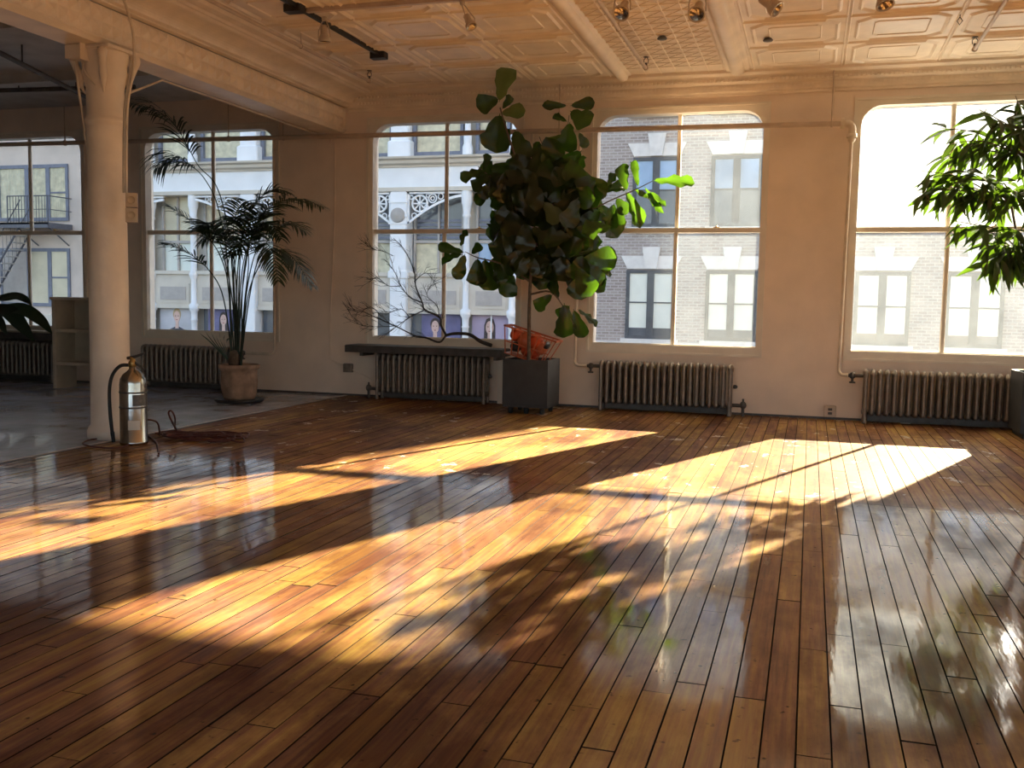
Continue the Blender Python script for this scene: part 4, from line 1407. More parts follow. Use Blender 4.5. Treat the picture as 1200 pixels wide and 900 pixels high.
# ------------------------------------------------------------------ ceiling pipes and lamps
def sprinkler(p_end, y_start, label, extra=()):
    r = root('sprinkler_pipe', p_end, label, 'pipe', 'sprinkler pipes under the tin ceiling')
    x, y, z = p_end
    build(MB().tube([(x, y_start, z), (x, y, z)], 0.016, 10), 'pipe', M['pipe'], r)
    build(MB().lathe([(0.016, -0.03), (0.023, -0.028), (0.023, 0.012), (0.001, 0.016)], M=Matrix.Translation((x, y, z)) @ Matrix.Rotation(-math.pi / 2, 4, 'X'), n=12), 'end_cap', M['pipe'], r)
    h = MB()
    h.tube([(x, y + 0.0, z + 0.01), (x, y, z + 0.05)], 0.012, 8)
    h.tube([(x - 0.018, y, z + 0.045), (x - 0.022, y, z + 0.075), (x - 0.004, y, z + 0.10)], 0.004, 5)
    h.tube([(x + 0.018, y, z + 0.045), (x + 0.022, y, z + 0.075), (x + 0.004, y, z + 0.10)], 0.004, 5)
    h.lathe([(0.001, 0.098), (0.026, 0.10), (0.026, 0.105), (0.001, 0.106)], (x, y, z), 10)
    build(h, 'sprinkler_head', M['iron_dark'], r)
    for yy in extra:
        build(MB().tube([(x, yy, z - 0.02), (x, yy, ZC)], 0.005, 6).lathe([(0.017, -0.008), (0.022, -0.008), (0.022, 0.008), (0.017, 0.008)], M=Matrix.Translation((x, yy, z)) @ Matrix.Rotation(math.pi / 2, 4, 'X'), n=10), 'hanger', M['pipe'], r)
    return r


pA = atz(433, 95, 3.34)
sprinkler((pA.x, pA.y, 3.34), -9.0, 'painted sprinkler pipe running along the beam cove', (-2.4, -5.0))
pB = atz(757, 80, 3.34)
sprinkler((pB.x, pB.y, 3.34), -8.0, 'painted sprinkler pipe under the lattice-patterned ceiling strip', (-2.3, -5.0))
pC = atz(1142, 58, 3.34)
sprinkler((pC.x, pC.y, 3.34), -8.0, 'painted sprinkler pipe under the square ceiling panels', (-3.2, -5.0))

tk = root('lighting_track', (-4, -2.5, 3.42), 'dark lighting track with end boxes along the beam side of the ceiling', 'lighting track')
u0, u1 = atz(444, 66, 3.42), atz(345, 11, 3.42)
build(MB().box(u0.x - 0.018, u0.x + 0.018, -7.0, u0.y, 3.425, 3.46), 'rail', M['black'], tk)
for u in (u0, u1):
    build(MB().cbox(u.x - 0.075, u.x + 0.075, u.y - 0.05, u.y + 0.05, 3.395, 3.46, 0.008), 'junction_box', M['black'], tk)
tk2 = root('cream_lighting_track', (-3, -2.9, 3.42), 'cream lighting track crossing the square ceiling panels', 'lighting track')
w0 = atz(360, 15, 3.42)
build(MB().box(w0.x, 1.9, w0.y - 0.02, w0.y + 0.02, 3.42, 3.455), 'rail', M['pipe'], tk2)
tk3 = root('cream_lighting_track', (0, -3.6, 3.42), 'cream lighting track carrying the row of round spotlights', 'lighting track')
build(MB().box(-1.85, 2.4, -3.42, -3.38, 3.42, 3.455), 'rail', M['pipe'], tk3)


def spotlight(top, head, aim, size, label, reach=0.1):
    r = root('spotlight', top, label, 'spotlight', 'spotlights on the ceiling tracks')
    top, head, aim = Vector(top), Vector(head), Vector(aim).normalized()
    build(MB().lathe([(0.001, -0.03), (0.018, -0.03), (0.022, -0.02), (0.022, 0.0), (0.001, 0.0)], top, 10), 'mount', M['spot'], r)
    side = aim.cross(Vector((0, 0, 1)))
    side = side.normalized() if side.length > 0.1 else Vector((1, 0, 0))
    for s in (-1, 1):
        build(MB().tube([top + side * (0.012 * s) + Vector((0, 0, -0.02)), head + side * (size * 0.62 * s) + Vector((0, 0, 0.05)), head + side * (size * 0.62 * s)], 0.005, 6), 'yoke_arm', M['spot'], r)
    MM = Matrix.Translation(head) @ aim.to_track_quat('Z', 'Y').to_matrix().to_4x4()
    s = size
    h = build(MB().lathe([(0.001, -1.15 * s), (0.30 * s, -1.15 * s), (0.34 * s, -1.0 * s), (0.34 * s, -0.35 * s), (0.45 * s, -0.15 * s), (0.58 * s, 0.15 * s), (0.62 * s, 0.42 * s), (0.56 * s, 0.42 * s), (0.50 * s, 0.20 * s)], M=MM, n=18), 'housing', M['spot'], r)
    build(MB().lathe([(0.52 * s, 0.30 * s), (0.40 * s, 0.22 * s), (0.2 * s, 0.12 * s), (0.001, 0.10 * s)], M=MM, n=18), 'reflector_bulb', M['bulb'], r)
    return r


tp = atz(380, 20, 3.42)
tp.y = max(tp.y, -3.3)
hd = aty(380, 44, tp.y)
spotlight((tp.x, tp.y, 3.42), hd, (0.05, 0.05, -1), 0.085, 'cream spotlight pointing straight down beside the beam cove')
tp = Vector((atz(550, 8, 3.42).x, w0.y, 3.42))
hd = aty(551, 28, w0.y)
spotlight(tp, hd, (0.45, -0.25, -0.8), 0.075, 'cream spotlight tilted sideways on the track above the fig')
for px_, py_, aim, lab in ((729, 13, (-0.05, -0.75, -0.65), 'round cream spotlight facing the room beside the middle sprinkler pipe'), (817, 14, (-0.05, -0.75, -0.65), 'round cream spotlight facing the room in the middle of the lattice strip'), (906, 8, (0.7, -0.2, -0.6), 'cream spotlight turned sideways under the square panels'), (1036, 1, (0.25, -0.35, -0.9), 'cream spotlight aimed down under the square panels')):
    hd = aty(px_, py_, -3.4)
    spotlight((hd.x, -3.4, 3.42), hd, aim, 0.095, lab)

# loose hooks in the ceiling
for px_, py_, lab in ((1125, 20, 'small wire hook hanging from a square ceiling panel'), (776, 46, 'small dark disc fixture on the lattice ceiling strip'), (900, 48, 'small dark fitting on a square ceiling panel')):
    p = atz(px_, py_, ZC - 0.03)
    h = MB()
    if 'hook' in lab:
        h.tube([(p.x, p.y, ZC - 0.01), (p.x, p.y, p.z), (p.x + 0.02, p.y, p.z - 0.03), (p.x, p.y, p.z - 0.06), (p.x - 0.02, p.y, p.z - 0.03), (p.x, p.y, p.z)], 0.004, 5)
    else:
        h.lathe([(0.001, 0.0), (0.04, 0.0), (0.045, 0.008), (0.03, 0.025)], (p.x, p.y, ZC - 0.032), 14)
    o = build(h, 'ceiling_hook' if 'hook' in lab else 'ceiling_fitting', M['iron_dark'], None, lab, 'fitting', origin=(p.x, p.y, ZC - 0.03))
# pipes in the dim bay
for (pa, pb2, lab) in (((0, 62), (110, 118), 'dark pipe slanting under the grey ceiling behind the column'), ((0, 106), (112, 103), 'dark pipe crossing under the grey ceiling behind the column')):
    zz_ = 3.28 if 'slanting' in lab else 3.39
    a, b2 = atz(*pa, zz_), atz(*pb2, zz_)
    d = (b2 - a)
    r = root('dark_pipe', a, lab, 'pipe')
    build(MB().tube([a - d * 0.3, b2 + d * 0.4], 0.025, 8), 'run', M['iron_dark'], r)
    for t in (0.2, 0.8):
        p = a.lerp(b2, t)
        build(MB().tube([p, (p.x, p.y, ZC)], 0.008, 6), 'hanger_rod', M['iron_dark'], r)

# ------------------------------------------------------------------ leaves
def leaf_mesh(name, prof, mt, cols=2, fold=0.10, curl=0.18, wave=0.0, wn_=3):
    """prof: (t, half width); leaf along +y, length 1"""
    m = MB()
    n = len(prof)
    w_ = 2 * cols + 1
    vs = []
    for i, (t, hwid) in enumerate(prof):
        for j in range(w_):
            u = (j - cols) / cols
            z = fold * abs(u) * hwid * 2 - curl * t * t + wave * hwid * math.sin(wn_ * 2 * math.pi * t + (1.3 if u > 0 else 0)) * abs(u)
            vs.append((u * hwid, t, z))
    fs = [(i * w_ + j, i * w_ + j + 1, (i + 1) * w_ + j + 1, (i + 1) * w_ + j) for i in range(n - 1) for j in range(w_ - 1)]
    m.add(vs, fs, True)
    me = m.mesh(name)
    me.materials.append(mt)
    return me


figp = [(0.0, 0.012), (0.06, 0.015), (0.10, 0.10), (0.22, 0.20), (0.36, 0.24), (0.52, 0.33), (0.68, 0.41), (0.82, 0.41), (0.93, 0.29), (1.0, 0.03)]
FIG = [leaf_mesh('leaf', figp, M['fig'], 2, f, c_, 0.30, w) for f, c_, w in ((0.10, 0.16, 2.5), (0.22, 0.28, 3.0), (0.05, 0.08, 2.2))]
FIGP = leaf_mesh('leaf', figp, M['figpale'], 2, 0.15, 0.10, 0.18, 2.5)
lanp = [(0.0, 0.006), (0.08, 0.012), (0.25, 0.085), (0.45, 0.115), (0.65, 0.10), (0.85, 0.05), (1.0, 0.004)]
LAN = [leaf_mesh('leaf', lanp, M['lance'], 1, 0.35, c_, 0.0) for c_ in (0.12, 0.30)]

# ------------------------------------------------------------------ fiddle-leaf fig in a square planter
fr = root('potted_fiddle_leaf_fig', (-2.70, -0.70, 0), 'tall fiddle-leaf fig tree in a charcoal square planter on casters', 'potted plant')
PX0, PX1, PY0, PY1 = -2.94, -2.47, -0.95, -0.47
pl = MB()
pl.cbox(PX0, PX1, PY0, PY1, 0.07, 0.10, 0.006)
for bxs in ((PX0, PX1, PY0, PY0 + 0.025), (PX0, PX1, PY1 - 0.025, PY1), (PX0, PX0 + 0.025, PY0 + 0.025, PY1 - 0.025), (PX1 - 0.025, PX1, PY0 + 0.025, PY1 - 0.025)):
    pl.box(*bxs, 0.10, 0.55)
plo = build(pl, 'planter', M['planter'], fr)
for cx_ in (PX0 + 0.07, (PX0 + PX1) / 2, PX1 - 0.07):
    for cy2 in (PY0 + 0.07, PY1 - 0.07):
        if abs(cx_ - (PX0 + PX1) / 2) < 0.01 and cy2 > -0.6:
            continue
        build(MB().lathe([(0.001, -0.018), (0.033, -0.018), (0.036, -0.008), (0.036, 0.008), (0.033, 0.018), (0.001, 0.018)], M=Matrix.Translation((cx_, cy2, 0.036)) @ Matrix.Rotation(math.pi / 2, 4, 'Y'), n=14).box(cx_ - 0.024, cx_ + 0.024, cy2 - 0.02, cy2 + 0.02, 0.055, 0.07), 'caster', M['rubber'], plo)
build(MB().box(PX0 + 0.025, PX1 - 0.025, PY0 + 0.025, PY1 - 0.025, 0.40, 0.47), 'soil', M['soil'], fr)
TY = -0.78


def P(px, py, dy=0.0):
    return aty(px, py, TY + dy)


tr = bez([(P(620, 420).x, TY, 0.42), P(620, 380), P(621, 340), P(623, 290), P(615, 240), P(605, 190, -0.08), P(593, 150, -0.18), P(586, 126, -0.22)], 4)
tw_ = MB().tube(tr, [0.021 - 0.013 * i / (len(tr) - 1) for i in range(len(tr))], 8)
build(tw_, 'trunk', M['bark'], fr)
BR = [[(622, 300), (645, 250, 0.1), (660, 190, 0.1), (667, 135, 0.1)], [(622, 310), (665, 265, -0.1), (705, 240, 0.0), (745, 222, 0.15), (765, 212, 0.2)], [(621, 330), (590, 310, -0.1), (560, 302, -0.1), (545, 295, -0.1)],
      [(621, 345), (645, 342, -0.1), (662, 362, -0.1), (672, 380, -0.1)], [(616, 245), (595, 220, 0.0), (572, 205, 0.05), (560, 195, 0.05)], [(622, 320), (660, 300, 0.15), (690, 300, 0.2), (712, 290, 0.2)], [(640, 260, 0.1), (648, 210, 0.1), (632, 160, 0.1)]]
for b_ in BR:
    pts = bez([P(*q) for q in b_], 4)
    build(MB().tube(pts, [0.011 - 0.007 * i / (len(pts) - 1) for i in range(len(pts))], 6), 'branch', M['bark'], fr)


def fig_leaf(b, t, wpx, dy=0.0, ddy=0.0, me=None, nrm=None):
    p, q = P(b[0], b[1], dy), P(t[0], t[1], dy + ddy)
    d = q - p
    L_ = d.length
    s = wpx / FPX * (p - CAM).dot(CF) / 0.82
    if nrm is None:
        nrm = (CAM - p).normalized() + Vector((random.uniform(-0.5, 0.5), 0, random.uniform(-0.2, 0.7)))
    inst('leaf', me or random.choice(FIG), fr, frame(p, d, nrm, s, L_, L_))


random.seed(21)
EXPL = [((585, 120), (597, 78), 27, 0, 0.08, FIGP), ((585, 116), (559, 124), 24, -0.05, -0.1, None), ((587, 133), (615, 129), 18, 0, 0.0, FIGP), ((588, 128), (600, 112), 11, 0.1, 0.1, None), ((586, 133), (579, 176), 37, -0.08, -0.06, None),
        ((665, 124), (636, 123), 11, 0, -0.1, None), ((668, 124), (697, 120), 15, 0, 0.05, None), ((668, 130), (691, 145), 27, -0.05, -0.05, None), ((665, 143), (647, 134), 9, 0, 0, None), ((668, 143), (664, 176), 27, -0.08, -0.05, None), ((662, 158), (642, 174), 19, 0, 0.05, FIGP), ((678, 155), (688, 173), 12, 0, 0.05, None),
        ((603, 152), (615, 188), 29, -0.05, -0.04, None), ((598, 150), (582, 172), 20, 0.1, 0.0, None), ((634, 200), (628, 165), 12, 0, 0.05, None), ((642, 205), (678, 198), 20, -0.05, 0.0, None), ((640, 195), (672, 212), 18, -0.1, 0.1, None),
        ((572, 200), (538, 208), 15, 0, 0, None), ((566, 200), (573, 180), 11, 0, 0.05, None), ((576, 203), (552, 222), 17, -0.1, 0.0, None), ((580, 212), (562, 232), 16, 0, 0, None), ((578, 215), (556, 240), 15, 0.05, 0, None), ((582, 210), (590, 235), 18, 0, 0, None),
        ((545, 296), (512, 288), 13, -0.1, -0.05, None), ((543, 298), (514, 306), 13, -0.1, 0, None), ((540, 290), (545, 268), 10, -0.1, 0.1, None), ((545, 297), (535, 328), 17, -0.15, 0, None), ((560, 302), (558, 335), 24, -0.15, 0.0, None), ((568, 302), (575, 342), 28, -0.12, 0.05, None), ((552, 298), (564, 286), 12, -0.1, 0.1, None), ((580, 305), (590, 332), 20, -0.1, 0, None),
        ((735, 224), (727, 191), 17, 0.15, 0.0, None), ((748, 220), (742, 187), 10, 0.2, 0.1, None), ((764, 212), (814, 212), 15, 0.2, 0.05, None), ((742, 222), (781, 240), 14, 0.18, 0.05, None), ((733, 224), (753, 264), 18, 0.12, 0.0, None), ((722, 232), (735, 250), 18, 0.1, 0, None), ((720, 238), (714, 268), 20, 0.08, 0, None), ((728, 240), (722, 266), 18, 0.1, 0.05, None), ((712, 225), (722, 198), 12, 0.1, 0.1, None), ((705, 225), (735, 215), 14, 0.1, 0.1, None), ((755, 218), (776, 250), 8, 0.2, 0, None),
        ((690, 296), (703, 289), 9, 0.15, 0.1, None), ((700, 300), (712, 320), 14, 0.15, 0.05, None), ((698, 302), (704, 335), 17, 0.12, 0.0, None), ((690, 305), (685, 338), 20, 0.1, 0, None), ((705, 300), (716, 325), 9, 0.2, 0.1, None),
        ((661, 355), (663, 396), 27, -0.12, 0, None), ((672, 362), (684, 397), 18, -0.1, 0.05, None), ((655, 350), (645, 328), 14, -0.1, 0, None), ((676, 362), (701, 381), 9, -0.05, 0.05, None), ((648, 345), (626, 362), 17, -0.1, 0, None), ((668, 358), (653, 372), 16, -0.1, 0, None)]
for b, t, w_, dy, ddy, me in EXPL:
    fig_leaf(b, t, w_, dy - (0.22 if t[1] < 150 and b[0] < 640 else 0.0), ddy, me)
for (cx_, cy2, rx, ry, n) in ((642, 250, 55, 72, 88), (600, 255, 24, 45, 18), (692, 250, 28, 34, 18), (675, 312, 32, 24, 18), (612, 320, 28, 20, 14), (592, 205, 18, 20, 8), (645, 205, 30, 20, 8)):
    for i in range(n):
        while True:
            u, v = random.uniform(-1, 1), random.uniform(-1, 1)
            if u * u + v * v < 1:
                break
        px_, py_ = cx_ + rx * u, cy2 + ry * v
        an = math.radians(random.gauss(90, 55)) if py_ > 215 else math.radians(random.uniform(0, 360))
        L_ = random.uniform(28, 46)
        dy = random.uniform(-0.38, 0.32)
        dx_, dy_ = math.cos(an) * L_, math.sin(an) * L_
        fig_leaf((px_ - dx_ / 2, py_ - dy_ / 2), (px_ + dx_ / 2, py_ + dy_ / 2), random.uniform(21, 31), dy, random.uniform(-0.12, 0.12), FIGP if random.random() < 0.025 else None)

# orange crate tipped in the planter behind the trunk
ck = root('orange_crate', (-2.66, -0.63, 0.60), 'orange plastic crate of red cloth tipped on the fig planter behind the trunk', 'crate')
pc0, pc1 = aty(596, 381, -0.62), aty(655, 400, -0.62)
ang = math.atan2(pc0.z - pc1.z, pc1.x - pc0.x)
MC = Matrix.Translation((pc0 + pc1) / 2) @ Matrix.Rotation(ang, 4, 'Y')
Wc, Dc, Hc = (pc1 - pc0).length, 0.26, 0.27


def cbar(mb, a, b2, t):
    mb.add([MC @ v for v in MB().box(a[0] - t, b2[0] + t, a[1] - t, b2[1] + t, a[2] - t, b2[2] + t).v], MB().box(0, 1, 0, 1, 0, 1).f)


rim = MB()
hx, hy = Wc / 2, Dc / 2
for yy in (-hy, hy):
    cbar(rim, (-hx, yy, 0), (hx, yy, 0), 0.009)
for xx in (-hx, hx):
    cbar(rim, (xx, -hy, 0), (xx, hy, 0), 0.009)
build(rim, 'rim', M['orange'], ck)
nx = 7
for i in range(nx):
    t = -1 + 2 * i / (nx - 1)
    for yy in (-hy, hy):
        b = MB()
        p, q = MC @ Vector((t * hx, yy, 0)), MC @ Vector((t * hx * 0.72, yy * 0.85, -Hc))
        b.tube([p, q], 0.006, 4)
        build(b, 'slat', M['orange'], ck)
fl = MB()
cbar(fl, (-hx * 0.74, -hy * 0.87, -Hc), (hx * 0.74, hy * 0.87, -Hc), 0.005)
cbar(fl, (-hx * 0.85, -hy * 0.93, -Hc * 0.55), (hx * 0.85, -hy * 0.91, -Hc * 0.55), 0.005)
build(fl, 'base', M['orange'], ck)
random.seed(5)
for (lx_, lz, sx_, sz_, m_) in ((-0.17, -0.07, 0.07, 0.07, 'orange_dark'), (-0.06, -0.10, 0.09, 0.09, 'orange'), (0.05, -0.09, 0.08, 0.10, 'orange_dark'), (0.13, -0.12, 0.06, 0.07, 'orange'), (-0.14, -0.19, 0.06, 0.05, 'black'), (0.02, -0.20, 0.10, 0.06, 'orange_dark'), (0.17, -0.08, 0.03, 0.04, 'black')):
    e = MB().ellipsoid((0, 0, 0), sx_, 0.085, sz_, 12, 8)
    e.v = [MC @ (v * random.uniform(0.93, 1.07) + Vector((lx_, random.uniform(-0.01, 0.01), lz))) for v in e.v]
    build(e, 'cloth_bundle', M[m_], ck)

# ------------------------------------------------------------------ dead branch on the shelf
random.seed(31)
db = root('dead_branch', aty(563, 403, -0.2), 'bare dead branch with fine twigs lying on the dark shelf', 'branch')


def D(px, py, dy=0.0):
    return aty(px, py, -0.20 + dy)


def twig(pts, r0, r1, name='twig', depth=0):
    q = bez(pts, 4)
    build(MB().tube(q, [r0 + (r1 - r0) * i / (len(q) - 1) for i in range(len(q))], 5 if depth else 7), name, M['twig'], db)
    return q


mains = [
    ([D(576, 405, -0.06), D(563, 400, -0.05), D(550, 392), D(533, 391), D(523, 393)], 0.022, 0.016),
    ([D(523, 393), D(515, 401, -0.02), D(500, 396, -0.02), D(488, 394), D(463, 382), D(441, 372, -0.05), D(425, 365, -0.08)], 0.013, 0.003),
    ([D(523, 393), D(517, 382), D(515, 372), D(498, 363), D(495, 355), D(487, 335, 0.03), D(485, 317, 0.03), D(474, 293, 0.05), D(461, 279, 0.05)], 0.014, 0.003),
    ([D(498, 363), D(480, 372, -0.03), D(462, 385, -0.05), D(448, 396, -0.08)], 0.007, 0.002),
    ([D(495, 355), D(480, 348, -0.04), D(470, 335, -0.05), D(462, 318, -0.06), D(452, 305, -0.08)], 0.007, 0.002),
    ([D(515, 372), D(512, 358, 0.03), D(500, 345, 0.04), D(512, 325, 0.05)], 0.006, 0.002),
    ([D(485, 330), D(500, 320, 0.05), D(512, 338, 0.07)], 0.005, 0.002),
    ([D(470, 335, -0.05), D(455, 335, -0.08), D(442, 325, -0.08), D(434, 330, -0.1)], 0.005, 0.0015),
    ([D(463, 382), D(445, 383, -0.08), D(420, 380, -0.1), D(407, 362, -0.1)], 0.005, 0.0015),
    ([D(448, 372), D(435, 360, -0.06), D(420, 366, -0.08), D(410, 358, -0.1)], 0.005, 0.0015),
    ([D(480, 372), D(470, 362, -0.03), D(455, 366, -0.06), D(438, 355, -0.06)], 0.005, 0.0015),
    ([D(461, 300, 0.02), D(450, 295, 0), D(438, 292, -0.02), D(430, 288, -0.04)], 0.004, 0.0015)]
allq = []
for i, (pts, a, b2) in enumerate(mains):
    allq.append(twig(pts, a, b2, 'stem' if i == 0 else 'twig', i))
tw2 = MB()
for q in allq[1:]:
    for i in range(3, len(q) - 1):
        for k in range(2):
            if random.random() < 0.8:
                p = q[i]
                d = (q[i + 1] - q[i - 1]).normalized()
                d = (d + Vector((random.uniform(-1, 0.5), random.uniform(-0.4, 0.4), random.uniform(-0.7, 1.1))) * 0.9).normalized()
                L_ = random.uniform(0.06, 0.22)
                e = p + d * L_
                if e.z < 0.66 or e.y > -0.06:
                    continue
                mid = p + d * L_ * 0.5 + Vector((random.uniform(-0.02, 0.02), 0, random.uniform(-0.02, 0.02)))
                tw2.tube([p, mid, e], [0.0024, 0.0018, 0.0009], 4)
                for _ in range(2):
                    d2 = (d + Vector((random.uniform(-1, 1), random.uniform(-0.4, 0.4), random.uniform(-1, 1))) * 0.8).normalized()
                    tw2.tube([mid, mid + d2 * L_ * 0.5], [0.0014, 0.0008], 4)
build(tw2, 'fine_twigs', M['twig'], db, kind='stuff')

# ------------------------------------------------------------------ palm
PC = Vector((-5.86, -1.12, 0))
pr_ = root('potted_palm', PC, 'feathery potted palm in a weathered terracotta pot on a dark saucer', 'potted plant')
build(MB().lathe([(0.001, 0.0), (0.24, 0.0), (0.26, 0.015), (0.26, 0.035), (0.235, 0.03), (0.001, 0.025)], PC, 28), 'saucer', M['black'], pr_)
build(MB().lathe([(0.001, 0.028), (0.155, 0.028), (0.175, 0.06), (0.19, 0.14), (0.195, 0.22), (0.19, 0.30), (0.195, 0.345), (0.215, 0.36), (0.22, 0.40), (0.20, 0.405), (0.19, 0.38), (0.185, 0.35), (0.001, 0.345)], PC, 28), 'pot', M['terra'], pr_)
build(MB().lathe([(0.185, 0.35), (0.12, 0.375), (0.001, 0.385)], PC, 20), 'soil', M['soil'], pr_)
PYY = -1.12
random.seed(17)


def Q(px, py, dy=0.0):
    return aty(px, py, PYY + dy)


def frond(pts, L_, start=0.35, droop=0.35, n=22, side_y=0.6):
    L_ *= 1.15
    n = int(n * 1.25)
    q = bez(pts, 6)
    m = MB()
    N_ = len(q)
    m.tube(q, [0.0085 - 0.006 * i / (N_ - 1) for i in range(N_)], 6)
    for k in range(n):
        t = start + (1 - start) * (k + 0.5) / n
        i = min(int(t * (N_ - 1)), N_ - 2)
        p = q[i].lerp(q[i + 1], t * (N_ - 1) - i)
        tan = (q[i + 1] - q[i]).normalized()
        up = Vector((0, 0, 1)) - tan * tan.z
        up = up.normalized() if up.length > 0.05 else Vector((0, -1, 0))
        sd_ = tan.cross(up)
        ln = L_ * (math.sin(math.pi * min(1, 0.18 + 0.80 * (k + 0.5) / n)) * 0.75 + 0.25)
        for s in (-1, 1):
            d = (tan * 0.75 + sd_ * s * 0.85 + up * random.uniform(-0.1, 0.35)).normalized()
            a = p
            w_ = 0.0105
            pts_ = [a]
            for e in range(1, 5):
                d = (d + Vector((0, 0, -droop * 0.42 * e / 2))).normalized()
                pts_.append(pts_[-1] + d * ln / 4)
            vs = []
            wd = [0.4, 1.0, 1.0, 0.65, 0.05]
            for e, pt in enumerate(pts_):
                dd = (pts_[min(e + 1, 4)] - pts_[max(e - 1, 0)]).normalized()
                ac = dd.cross(up)
                ac = ac.normalized() if ac.length > 0.05 else sd_
                vs += [pt - ac * w_ * wd[e], pt + ac * w_ * wd[e]]
            m.add(vs, [(2 * e, 2 * e + 1, 2 * e + 3, 2 * e + 2) for e in range(4)], True)
    build(m, 'frond', M['palm'], pr_)


FR = [([(275, 425), (273, 330), (266, 262), (253, 217, -0.05), (233, 195, -0.1), (219, 170, -0.12), (203, 145, -0.15), (180, 128, -0.2), (155, 122, -0.25)], 0.42, 0.56, 0.36, 26),
      ([(272, 425), (268, 320), (256, 245), (240, 210, -0.1), (222, 193, -0.15), (203, 184, -0.2), (182, 196, -0.25)], 0.44, 0.60, 0.6, 18),
      ([(282, 425), (284, 340), (292, 285), (308, 250, -0.1), (330, 236, -0.15), (355, 234, -0.2), (379, 243, -0.25)], 0.30, 0.5, 0.4, 24),
      ([(284, 425), (290, 350), (305, 310), (325, 293, -0.1), (344, 303, -0.15), (366, 336, -0.2)], 0.28, 0.5, 0.35, 22),
      ([(272, 425), (268, 340), (258, 300), (240, 274, -0.15), (217, 254, -0.25), (196, 240, -0.3)], 0.26, 0.5, 0.25, 20),
      ([(270, 425), (262, 350), (246, 318), (226, 300, -0.2), (208, 290, -0.25), (193, 284, -0.3)], 0.26, 0.45, 0.3, 20),
      ([(280, 425), (280, 340), (283, 285), (292, 250, 0.1), (305, 232, 0.15), (322, 222, 0.2), (340, 226, 0.2)], 0.28, 0.5, 0.3, 20),
      ([(286, 425), (292, 350), (304, 300), (322, 272, 0.1), (340, 262, 0.1), (358, 272, 0.1)], 0.28, 0.5, 0.35, 20),
      ([(276, 425), (272, 350), (262, 300, -0.1), (252, 272, -0.25), (244, 262, -0.4), (232, 268, -0.55)], 0.28, 0.55, 0.4, 18),
      ([(283, 425), (288, 350), (298, 300, -0.1), (310, 285, -0.25), (320, 298, -0.4), (326, 330, -0.5)], 0.26, 0.5, 0.4, 18),
      ([(279, 425), (277, 340), (273, 280), (277, 250, -0.15), (288, 236, -0.3), (300, 240, -0.45)], 0.28, 0.5, 0.4, 18),
      ([(277, 425), (274, 350), (276, 305), (286, 280, 0.2), (296, 270, 0.3), (306, 278, 0.45)], 0.26, 0.5, 0.4, 18),
      ([(282, 425), (286, 360), (291, 315), (290, 290, -0.3), (282, 285, -0.5), (270, 300, -0.65)], 0.26, 0.5, 0.4, 16),
      ([(274, 425), (270, 360), (266, 320), (270, 290, 0.2), (262, 272, 0.4), (252, 280, 0.5)], 0.26, 0.5, 0.4, 16),
      ([(280, 425), (281, 350), (287, 300), (300, 272, 0.05), (316, 262, 0.0), (330, 280, -0.1)], 0.28, 0.45, 0.4, 20),
      ([(276, 425), (275, 350), (272, 300), (262, 275, 0.05), (248, 268, 0.0), (236, 285, -0.1)], 0.28, 0.45, 0.4, 20),
      ([(281, 425), (283, 350), (290, 300), (298, 265, -0.15), (305, 250, -0.25), (318, 252, -0.35)], 0.28, 0.45, 0.3, 20),
      ([(278, 425), (277, 350), (280, 300), (284, 270, -0.2), (282, 255, -0.4), (276, 262, -0.55)], 0.28, 0.45, 0.4, 18)]
for pts, L_, st, dr, n in FR:
    pts = [Vector((PC.x + (Q(pts[0][0], 425).x - PC.x) * 0.8, PYY + random.uniform(-0.06, 0.06), 0.37))] + [Q(*p) for p in pts[1:]]
    frond(pts, L_, st, dr, n)
for k in range(7):
    a = Q(262 + random.uniform(-6, 4), 424)
    e = Q(233 + 6 * k, 384 + abs(k - 2) * 3, -0.15)
    m = MB()
    q = bez([Vector((PC.x - 0.05, PYY - 0.03, 0.38)), Q((262 + 233 + 6 * k) / 2, 402, -0.08), e], 4)
    vs = []
    for i, p in enumerate(q):
        w_ = 0.012 * math.sin(math.pi * min(0.97, 0.12 + 0.86 * i / (len(q) - 1)))
        vs += [p + Vector((0, 0, w_)), p - Vector((0, 0, w_)) + Vector((0.004, 0, 0))]
    m.add(vs, [(2 * i, 2 * i + 1, 2 * i + 3, 2 * i + 2) for i in range(len(q) - 1)], True)
    build(m, 'young_leaf', M['palm'], pr_)
build(MB().ellipsoid((PC.x - 0.04, PYY - 0.03, 0.45), 0.07, 0.06, 0.11, 10, 6), 'root_crown', M['bark'], pr_)

# ------------------------------------------------------------------ lance-leaf tree in a tall black planter
lt = root('potted_lance_leaf_tree', (2.10, -0.68, 0), 'bushy lance-leaf ficus tree in a tall black planter at the white window', 'potted plant')
LX0, LX1, LY0, LY1 = 1.80, 2.36, -0.86, -0.32
m = MB().cbox(LX0 + 0.03, LX1 - 0.03, LY0 + 0.03, LY1 - 0.03, 0.0, 0.05, 0.004)
for bxs in ((LX0, LX1, LY0, LY0 + 0.03), (LX0, LX1, LY1 - 0.03, LY1), (LX0, LX0 + 0.03, LY0 + 0.03, LY1 - 0.03), (LX1 - 0.03, LX1, LY0 + 0.03, LY1 - 0.03)):
    m.box(*bxs, 0.05, 0.585)
build(m, 'planter', M['planter'], lt)
build(MB().box(LX0 + 0.03, LX1 - 0.03, LY0 + 0.03, LY1 - 0.03, 0.45, 0.53), 'soil', M['soil'], lt)
LYC = -0.75
